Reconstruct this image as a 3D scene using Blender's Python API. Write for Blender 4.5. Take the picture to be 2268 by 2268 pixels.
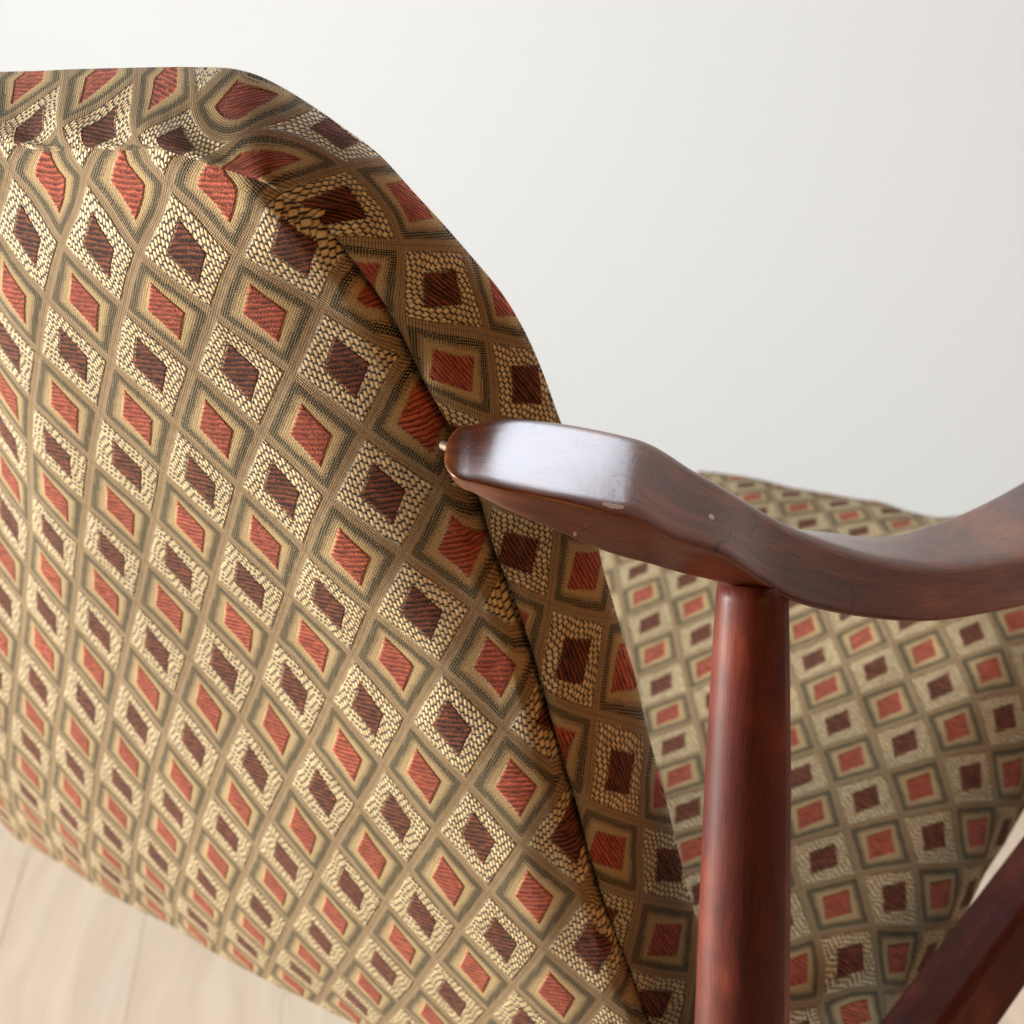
import bpy, math, random
import numpy as np
from mathutils import Vector, Matrix, noise as mnoise

for o in list(bpy.data.objects): bpy.data.objects.remove(o)
scene = bpy.context.scene
FLOOR = -0.92          # measured from the camera; the whole place is lifted by -FLOOR
UP = np.array([0, 0, -FLOOR])

# ------------------------------------------------------------------ camera
F_PX, SIZE = 3302.5, 2268.0
MC = np.array([[0.787558, 0.165901, -0.59349], [0.595708, -0.451493, 0.664294], [-0.15775, -0.876716, -0.454405]])
cam_d = bpy.data.cameras.new('camera'); cam = bpy.data.objects.new('camera', cam_d)
scene.collection.objects.link(cam); scene.camera = cam
rot = Matrix([[MC[r][0], -MC[r][1], -MC[r][2]] for r in range(3)])
cam.matrix_world = Matrix.Translation(Vector(UP)) @ rot.to_4x4()
cam_d.sensor_width = 36; cam_d.sensor_fit = 'HORIZONTAL'; cam_d.lens = 36 * F_PX / SIZE
cam_d.clip_start = 0.02; cam_d.clip_end = 60
cam_d.dof.use_dof = True; cam_d.dof.focus_distance = 0.475; cam_d.dof.aperture_fstop = 16

# ------------------------------------------------------------------ light
world = bpy.data.worlds.new('World'); scene.world = world; world.use_nodes = True
bg = world.node_tree.nodes['Background']
bg.inputs[0].default_value = (1.0, 0.60, 0.32, 1); bg.inputs[1].default_value = 0.03

def area(name, loc, target, sx, sy, watts, col):
    l = bpy.data.lights.new(name, 'AREA'); l.shape = 'RECTANGLE'; l.size = sx; l.size_y = sy
    l.energy = watts; l.color = col
    o = bpy.data.objects.new(name, l); scene.collection.objects.link(o)
    o.location = Vector(loc) + Vector(UP)
    o.rotation_euler = (Vector(target) - Vector(loc)).to_track_quat('-Z', 'Y').to_euler()
    return o
area('window_light_left', (-4.6, -2.35, 0.45), (0.4, -3.35, -0.05), 2.0, 2.2, 1200, (1.0, 0.985, 0.95))
area('arm_reflection_light', (-0.58, 1.40, 0.67), (-0.58, 0.2, 0.67), 1.10, 0.44, 24, (0.80, 0.88, 1.0))  # added unseen lamp, gives the arm end its cool reflection
area('warm_fill_right', (1.9, -0.5, 0.6), (-0.3, 0.4, -0.3), 1.2, 1.2, 18, (1.0, 0.43, 0.11))  # added warm fill, stands in for bounce from the room
scene.view_settings.view_transform = 'Standard'; scene.view_settings.look = 'None'
scene.view_settings.exposure = 0; scene.view_settings.gamma = 1

# ------------------------------------------------------------------ node helpers
class NT:
    def __init__(s, name):
        s.m = bpy.data.materials.new(name); s.m.use_nodes = True
        s.t = s.m.node_tree; s.n = s.t.nodes; s.bsdf = s.n['Principled BSDF']
    def link(s, a, b): s.t.links.new(a, b)
    def put(s, sock, v):
        if isinstance(v, V): s.link(v.s, sock)
        elif isinstance(v, bpy.types.NodeSocket): s.link(v, sock)
        else: sock.default_value = v
    def math(s, op, a, b=None, c=None):
        n = s.n.new('ShaderNodeMath'); n.operation = op
        s.put(n.inputs[0], a)
        if b is not None: s.put(n.inputs[1], b)
        if c is not None: s.put(n.inputs[2], c)
        return V(s, n.outputs[0])
    def mix(s, f, a, b):
        n = s.n.new('ShaderNodeMix'); n.data_type = 'RGBA'
        s.put(n.inputs[0], f)
        for k, x in ((6, a), (7, b)):
            if isinstance(x, tuple): x = x + (1,) if len(x) == 3 else x
            s.put(n.inputs[k], x)
        return n.outputs[2]
    def sstep(s, lo, hi, x):
        n = s.n.new('ShaderNodeMapRange'); n.interpolation_type = 'SMOOTHSTEP'
        s.put(n.inputs[0], x); n.inputs[1].default_value = lo; n.inputs[2].default_value = hi
        return V(s, n.outputs[0])
    def xyz(s, x, y, z=0.0):
        n = s.n.new('ShaderNodeCombineXYZ'); s.put(n.inputs[0], x); s.put(n.inputs[1], y); s.put(n.inputs[2], z)
        return n.outputs[0]
    def noise(s, vec, scale, detail=2, rough=.5, dist=0):
        n = s.n.new('ShaderNodeTexNoise'); s.link(vec, n.inputs['Vector'])
        n.inputs['Scale'].default_value = scale; n.inputs['Detail'].default_value = detail
        n.inputs['Roughness'].default_value = rough; n.inputs['Distortion'].default_value = dist
        return V(s, n.outputs[0])
    def voro(s, vec, scale, feature='F1', rnd=1.0):
        n = s.n.new('ShaderNodeTexVoronoi'); n.feature = feature; s.link(vec, n.inputs['Vector'])
        n.inputs['Scale'].default_value = scale; n.inputs['Randomness'].default_value = rnd
        return n
    def uv(s):
        n = s.n.new('ShaderNodeUVMap'); n.uv_map = 'UVMap'
        x = s.n.new('ShaderNodeSeparateXYZ'); s.link(n.outputs[0], x.inputs[0])
        return n.outputs[0], V(s, x.outputs[0]), V(s, x.outputs[1])
    def geo(s):
        n = s.n.new('ShaderNodeTexCoord'); return n.outputs['Object']
    def bump(s, h, dist, strength=1.0, normal=None):
        n = s.n.new('ShaderNodeBump'); s.put(n.inputs['Height'], h)
        n.inputs['Distance'].default_value = dist; n.inputs['Strength'].default_value = strength
        if normal is not None: s.link(normal, n.inputs['Normal'])
        return n.outputs[0]
class V:
    def __init__(s, t, sock): s.t = t; s.s = sock
    def _o(s, op, b, r=False): return s.t.math(op, b, s) if r else s.t.math(op, s, b)
    def __add__(s, b): return s._o('ADD', b)
    __radd__ = __add__
    def __sub__(s, b): return s._o('SUBTRACT', b)
    def __rsub__(s, b): return s._o('SUBTRACT', b, True)
    def __mul__(s, b): return s._o('MULTIPLY', b)
    __rmul__ = __mul__
    def __truediv__(s, b): return s._o('DIVIDE', b)
    def __lt__(s, b): return s._o('LESS_THAN', b)
    def __gt__(s, b): return s._o('GREATER_THAN', b)
    def abs(s): return s.t.math('ABSOLUTE', s)
    def round(s): return s.t.math('ROUND', s)
    def floor(s): return s.t.math('FLOOR', s)
    def fract(s): return s.t.math('FRACT', s)
    def max(s, b): return s._o('MAXIMUM', b)
    def min(s, b): return s._o('MINIMUM', b)
    def sin(s): return s.t.math('SINE', s)
    def pow(s, b): return s._o('POWER', b)
    def sqrt(s): return s.t.math('SQRT', s)
    def clamp(s):
        n = s.t.math('ADD', s, 0.0); n.s.node.use_clamp = True; return n

# ------------------------------------------------------------------ materials
def make_fabric():
    """Jacquard diamonds. UV = (across, along) counted in pattern repeats; red cells sit on whole numbers."""
    t = NT('diamond_fabric'); uvs, i0, j0 = t.uv()
    wob = t.noise(t.xyz(i0, j0), 1.3, 2); wob2 = t.noise(t.xyz(i0 + 37.1, j0 - 11.7), 1.3, 2)
    i = i0 + (wob - .5) * .035; j = j0 + (wob2 - .5) * .035
    # thread grid, used to give the colour edges their woven steps
    qi = (i * 46.0).floor() / 46.0 + .0108; qj = (j * 40.0).floor() / 40.0 + .0125
    def cell(ii, jj):
        a = ii + jj; b = jj - ii
        ra = a.round(); rb = b.round()
        oa = a - ra; ob = b - rb; la = oa.abs(); lb = ob.abs()
        dc = (oa - ob).abs() * .565 + (oa + ob).abs() * .455
        d = t.math('SMOOTH_MAX', la, lb, .02)
        par = ((ra + rb) * .5).fract() * 2.0
        return d, par.round(), ra, rb, dc
    d, par, ra, rb, dc = cell(qi, qj)
    ds, _, _, _, dcs = cell(i, j)
    par = (par > .5)
    dc = dc + (t.noise(t.xyz(i * 50.0, j * 50.0), 1.0, 2, .7) - .5) * .045; d = d + (t.noise(t.xyz(i * 50.0 + 9.0, j * 50.0), 1.0, 2, .7) - .5) * .028
    rnd = t.n.new('ShaderNodeTexWhiteNoise'); rnd.noise_dimensions = '2D'
    t.link(t.xyz(ra * 3.1 + .2, rb * 7.7 + .4), rnd.inputs['Vector']); cellr = V(t, rnd.outputs['Value'])
    fi = i * 46.0; fj = j * 40.0
    fuzz0 = t.noise(t.xyz(i * 34.0, j * 30.0), 1.0, 2, .6)
    # chevron knots (long raised floats)
    kx = i * 26.0; kc = kx.floor(); fx = kx.fract() - .5 + (fuzz0 - .5) * .35
    tri = ((kc / 6.0).fract() * 6.0 - 3.0).abs() / 3.0
    ky = j * 14.5 + tri * 1.02 + t.noise(t.xyz(kc, j * 2.0), 1.0, 0) * .5; ky = ky + (fuzz0 - .5) * .25; fy = ky.fract() - .5
    kn = (1.0 - (fx * fx * 1.7) - (fy.abs().pow(4.0) * 17.0)).max(0.0)
    knr = t.n.new('ShaderNodeTexWhiteNoise'); knr.noise_dimensions = '2D'
    t.link(t.xyz(kc, ky.floor()), knr.inputs['Vector']); knv = V(t, knr.outputs['Value'])
    gap_shade = (1.0 - t.sstep(.04, .24, .5 - fy.abs())).max((1.0 - t.sstep(.02, .24, .5 - fx.abs())) * .55)
    # fine plain weave dots
    dots = ((i * 38.0 * 6.2832).sin() * ((j * 34.0 * 6.2832).sin())) * .5 + .5
    diag = ((fi * 2.0 + fj) * 6.2832).sin() * .5 + .5
    diag2 = ((fi * .75 - fj * .75) * 6.2832).sin() * .5 + .5
    fuzz = t.noise(t.xyz(i * 8.0, j * 34.0), 1.0, 4, .62)
    fuzz2 = t.noise(t.xyz(i * 60.0, j * 60.0), 1.0, 2, .6)
    big = t.noise(t.xyz(i0, j0), .45, 2)
    ridge = ((j * 24.0 + (fuzz - .5) * 1.6) * 6.2832).sin() * .5 + .5
    # colours
    tan = t.mix((diag2 * .55 + fuzz2 * .5).clamp(), (.060, .034, .015), (.42, .295, .150))
    cream = t.mix((fuzz2 * 1.1).clamp(), (.19, .125, .048), (.50, .375, .175))
    green = t.mix(t.sstep(.42, .85, dots), (.007, .009, .005), (.30, .235, .115))
    knot = t.mix((fuzz2 * .6 + knv * .5).clamp(), (.34, .235, .095), (.72, .565, .295))
    knot = t.mix(gap_shade, knot, (.018, .008, .003))  # shadow lines between the floats, painted into the colour
    redc = t.mix(t.sstep(.30, .70, fuzz * .55 + fuzz2 * .25 + ridge * .20), (.085, .009, .004), (.60, .125, .055))
    brnc = t.mix(t.sstep(.34, .76, fuzz * .55 + fuzz2 * .25 + ridge * .20), (.014, .0032, .0016), (.30, .075, .026))
    redc = t.mix(cellr * .45, redc, (.22, .040, .018))
    # red cell
    R = t.mix((dc < .232), cream, redc)
    R = t.mix((d > .305), R, tan)
    R = t.mix((d > .348) * (d < .425), R, green)
    R = t.mix((d > .425), R, tan)
    edge = (ds > .422) * (ds < .436)
    R = t.mix(edge * .6, R, (.04, .03, .02))
    Bc = t.mix((dc < .232), knot, brnc)
    Bc = t.mix((d > .44), Bc, tan)
    col = t.mix(par, R, Bc)
    line = t.sstep(.490, .4995, ds)
    col = t.mix(line * .45, col, (.05, .035, .022))
    hs = t.n.new('ShaderNodeHueSaturation'); t.link(col, hs.inputs['Color']); t.put(hs.inputs['Value'], .80 + big * .34)
    hs.inputs['Saturation'].default_value = .97
    t.link(hs.outputs[0], t.bsdf.inputs['Base Color'])
    # relief
    core = (1.0 - t.sstep(.20, .25, dcs))
    kring = par * t.sstep(.225, .245, dcs) * (1.0 - t.sstep(.425, .45, ds))
    hk = kn.sqrt() * kring * 1.15
    chen = core * (.1 + fuzz * 1.1 + fuzz2 * .35 + ridge * .45)
    flat = (dots * .22 + diag * .05) * (1.0 - kring) * (1.0 - core)
    puff = (1.0 - t.sstep(.36, .5, ds)) * .35
    h = hk + chen + flat + puff + fuzz2 * .30
    nrm = t.bump(h, .0013, 1.0)
    t.link(nrm, t.bsdf.inputs['Normal'])
    t.put(t.bsdf.inputs['Roughness'], .82 - kring * .20)
    t.bsdf.inputs['Specular IOR Level'].default_value = .5; t.put(t.bsdf.inputs['Specular IOR Level'], .14 + kring * .22)
    t.bsdf.inputs['Sheen Weight'].default_value = .07; t.bsdf.inputs['Sheen Roughness'].default_value = .45
    t.bsdf.inputs['Sheen Tint'].default_value = (1, .9, .75, 1)
    return t.m

def make_wood(name, dark, mid, light, along=(1.0, 1.0), rough=(.22, .42), coat=.5, wear=False, spec=.18):
    """UV = (length in metres, girth in metres)."""
    t = NT(name); uvs, u, v = t.uv()
    warp = t.noise(t.xyz(u * 6.0, v * 14.0), 1.0, 3)
    g1 = t.noise(t.xyz(u * 10.0, v * 150.0 + warp * 9.0), 1.0, 5, .62)
    g2 = t.noise(t.xyz(u * 60.0, v * 1000.0), 1.0, 3, .6)
    bl = t.noise(t.xyz(u * 14.0 + 5.0, v * 22.0), 1.0, 3, .55)
    f = t.sstep(.30, .70, g1 * .75 + bl * .25)
    c = t.mix(f, dark, mid); c = t.mix(t.sstep(.46, .50, g1) * t.sstep(.56, .50, g1) * .5, c, dark)
    c = t.mix(t.sstep(.50, .74, bl * .7 + g2 * .3) * .85, c, light)
    pores = t.sstep(.54, .68, g2) * .6
    c = t.mix(t.sstep(.52, .60, g1) * .35, c, tuple(x * .8 for x in dark))
    c = t.mix(pores, c, tuple(x * .35 for x in dark))
    rg = rough[0] + t.noise(t.xyz(u * 40.0, v * 60.0), 1.0, 4) * (rough[1] - rough[0])
    hgt = g2 * .35 + g1 * .5
    if wear:
        # hairline scratches and small dents
        sc = t.n.new('ShaderNodeTexVoronoi'); sc.feature = 'DISTANCE_TO_EDGE'
        t.link(t.xyz(u * 70.0 + t.noise(t.xyz(u * 60.0, v * 60.0), 1.0, 1) * .8, v * 52.0 + warp * .5), sc.inputs['Vector']); sc.inputs['Scale'].default_value = 1.0
        line = 1.0 - t.sstep(.0, .013, V(t, sc.outputs['Distance']))
        gate = t.sstep(.53, .60, t.noise(t.xyz(u * 55.0, v * 55.0 + 3.0), 1.0, 2))
        scr = line * gate
        c = t.mix(scr * .9, c, (.012, .006, .004))
        ch = t.voro(t.xyz(u, v), 85.0); chips = (V(t, ch.outputs['Distance']) < .055)
        rc = t.n.new('ShaderNodeSeparateColor'); t.link(ch.outputs['Color'], rc.inputs[0])
        chips = chips * (V(t, rc.outputs[0]) > .93)
        # the bare spot rubbed through on the edge of the arm end
        def spot(u0, v0, ru, rv):
            n = t.noise(t.xyz(u * 900.0, v * 900.0), 1.0, 3)
            q = ((u - u0) / ru); w = ((v - v0) / rv)
            return (q * q + w * w + (n - .5) * 1.6) < .8
        chips = chips.max(spot(.0575, .0692, .0058, .0007)).max(spot(.098, .080, .0013, .0012)).max(spot(.043, .052, .0008, .0012))
        c = t.mix(chips * .6, c, (.62, .50, .38))
        hgt = hgt - scr * .5 - chips * 1.5
        rg = rg + chips * .3
    t.link(c, t.bsdf.inputs['Base Color']); t.put(t.bsdf.inputs['Roughness'], rg)
    t.bsdf.inputs['Specular IOR Level'].default_value = spec
    t.bsdf.inputs['Coat Weight'].default_value = coat; t.bsdf.inputs['Coat Roughness'].default_value = .27
    t.link(t.bump(hgt, .00025, .6), t.bsdf.inputs['Normal'])
    t.link(t.bump(g2 * .5 + t.noise(t.xyz(u * 300.0, v * 300.0), 1.0, 3), .00012, .5), t.bsdf.inputs['Coat Normal'])
    return t.m

def make_wall():
    t = NT('wall_paint'); o = t.geo()
    n = t.noise(o, 1.2, 3); n2 = t.noise(o, 260.0, 3)
    t.link(t.mix(n, (.345, .366, .380), (.352, .371, .384)), t.bsdf.inputs['Base Color'])
    t.bsdf.inputs['Roughness'].default_value = .75
    t.link(t.bump(n2, .0005, .4), t.bsdf.inputs['Normal'])
    return t.m

def make_floor(seed):
    t = NT('pale_oak'); o = t.geo()
    s = t.n.new('ShaderNodeSeparateXYZ'); t.link(o, s.inputs[0]); x = V(t, s.outputs[0]); y = V(t, s.outputs[1])
    oi = t.n.new('ShaderNodeObjectInfo'); r = V(t, oi.outputs['Random']) * 50.0
    w = t.noise(t.xyz(x * 2.0 + r, y * 9.0), 1.0, 3)
    g = t.noise(t.xyz(x * 3.0 + r, y * 60.0 + w * 8.0), 1.0, 5, .6)
    g2 = t.noise(t.xyz(x * 6.0 + r, y * 14.0 + r), 1.0, 3, .5)
    c = t.mix(t.sstep(.25, .75, g), (.47, .37, .275), (.58, .475, .37))
    c = t.mix(t.sstep(.45, .8, g2) * .55, c, (.50, .41, .34))
    kn = t.voro(t.xyz(x * 1.0 + r, y * 2.2), 3.1); kd = V(t, kn.outputs['Distance'])
    c = t.mix((1.0 - t.sstep(.03, .16, kd)) * .6, c, (.26, .165, .10))
    t.link(c, t.bsdf.inputs['Base Color']); t.bsdf.inputs['Roughness'].default_value = .5
    t.link(t.bump(g, .0006, .4), t.bsdf.inputs['Normal'])
    return t.m

def make_metal():
    t = NT('brass'); o = t.geo(); n = t.noise(o, 900.0, 3)
    t.link(t.mix(n, (.62, .50, .30), (.80, .74, .58)), t.bsdf.inputs['Base Color'])
    t.bsdf.inputs['Metallic'].default_value = 1; t.put(t.bsdf.inputs['Roughness'], .25 + n * .2)
    return t.m

FABRIC = make_fabric()
WOOD = make_wood('mahogany', (.045, .0085, .003), (.215, .056, .015), (.40, .135, .040), wear=True, rough=(.30, .50), coat=.85)
WOOD_POST = make_wood('mahogany_red', (.035, .006, .003), (.125, .020, .010), (.26, .050, .021), rough=(.42, .62), coat=.10)
WOOD_RAIL = make_wood('mahogany_dull', (.036, .007, .003), (.12, .021, .009), (.21, .048, .018), rough=(.5, .65), coat=.0, spec=.08)
WALL = make_wall(); OAK = make_floor(0); BRASS = make_metal()

# ------------------------------------------------------------------ geometry helpers
def obj(name, verts, faces, mat, parent=None, uvs=None, smooth=True):
    me = bpy.data.meshes.new(name)
    me.from_pydata([tuple(p) for p in verts], [], [tuple(int(k) for k in q) for q in faces])
    if uvs is not None:
        l = me.uv_layers.new(name='UVMap'); vi = np.empty(len(me.loops), 'i'); me.loops.foreach_get('vertex_index', vi)
        l.data.foreach_set('uv', np.asarray(uvs, 'f')[vi].ravel())
    me.materials.append(mat)
    me.polygons.foreach_set('use_smooth', [smooth] * len(me.polygons)); me.update()
    o = bpy.data.objects.new(name, me); scene.collection.objects.link(o)
    if parent: o.parent = parent
    return o
def thing(name, loc, label, cat):
    o = bpy.data.objects.new(name, None); scene.collection.objects.link(o); o.location = loc
    o['label'] = label; o['category'] = cat; o.empty_display_size = .1
    return o
def crom(A, t, axis=0):
    """Catmull-Rom sampling of array A at float indices t along axis."""
    A = np.moveaxis(A, axis, 0); n = len(A)
    A = np.concatenate([2 * A[:1] - A[1:2], A, 2 * A[-1:] - A[-2:-1]])
    k = np.clip(np.floor(t).astype(int), 0, n - 2); x = (t - k).reshape((-1,) + (1,) * (A.ndim - 1))
    p0, p1, p2, p3 = A[k], A[k + 1], A[k + 2], A[k + 3]
    r = .5 * (2 * p1 + (p2 - p0) * x + (2 * p0 - 5 * p1 + 4 * p2 - p3) * x * x + (3 * p1 - p0 - 3 * p2 + p3) * x ** 3)
    return np.moveaxis(r, 0, axis)
def grid_faces(a, b, flip=False):
    k = np.arange(a * b).reshape(a, b)
    f = np.stack([k[:-1, :-1], k[1:, :-1], k[1:, 1:], k[:-1, 1:]], -1).reshape(-1, 4)
    return f[:, ::-1] if flip else f
def grid_normals(P):
    du = np.gradient(P, axis=0); dv = np.gradient(P, axis=1)
    n = np.cross(du, dv); return n / (np.linalg.norm(n, axis=-1, keepdims=True) + 1e-12)
def ns(p, sc):
    return np.array([mnoise.noise(Vector((q[0] * sc, q[1] * sc, q[2] * sc))) for q in p.reshape(-1, 3)]).reshape(p.shape[:-1])
def ray(u, v):
    return MC @ np.array([(u - SIZE / 2) / F_PX, (v - SIZE / 2) / F_PX, 1.])

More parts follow.
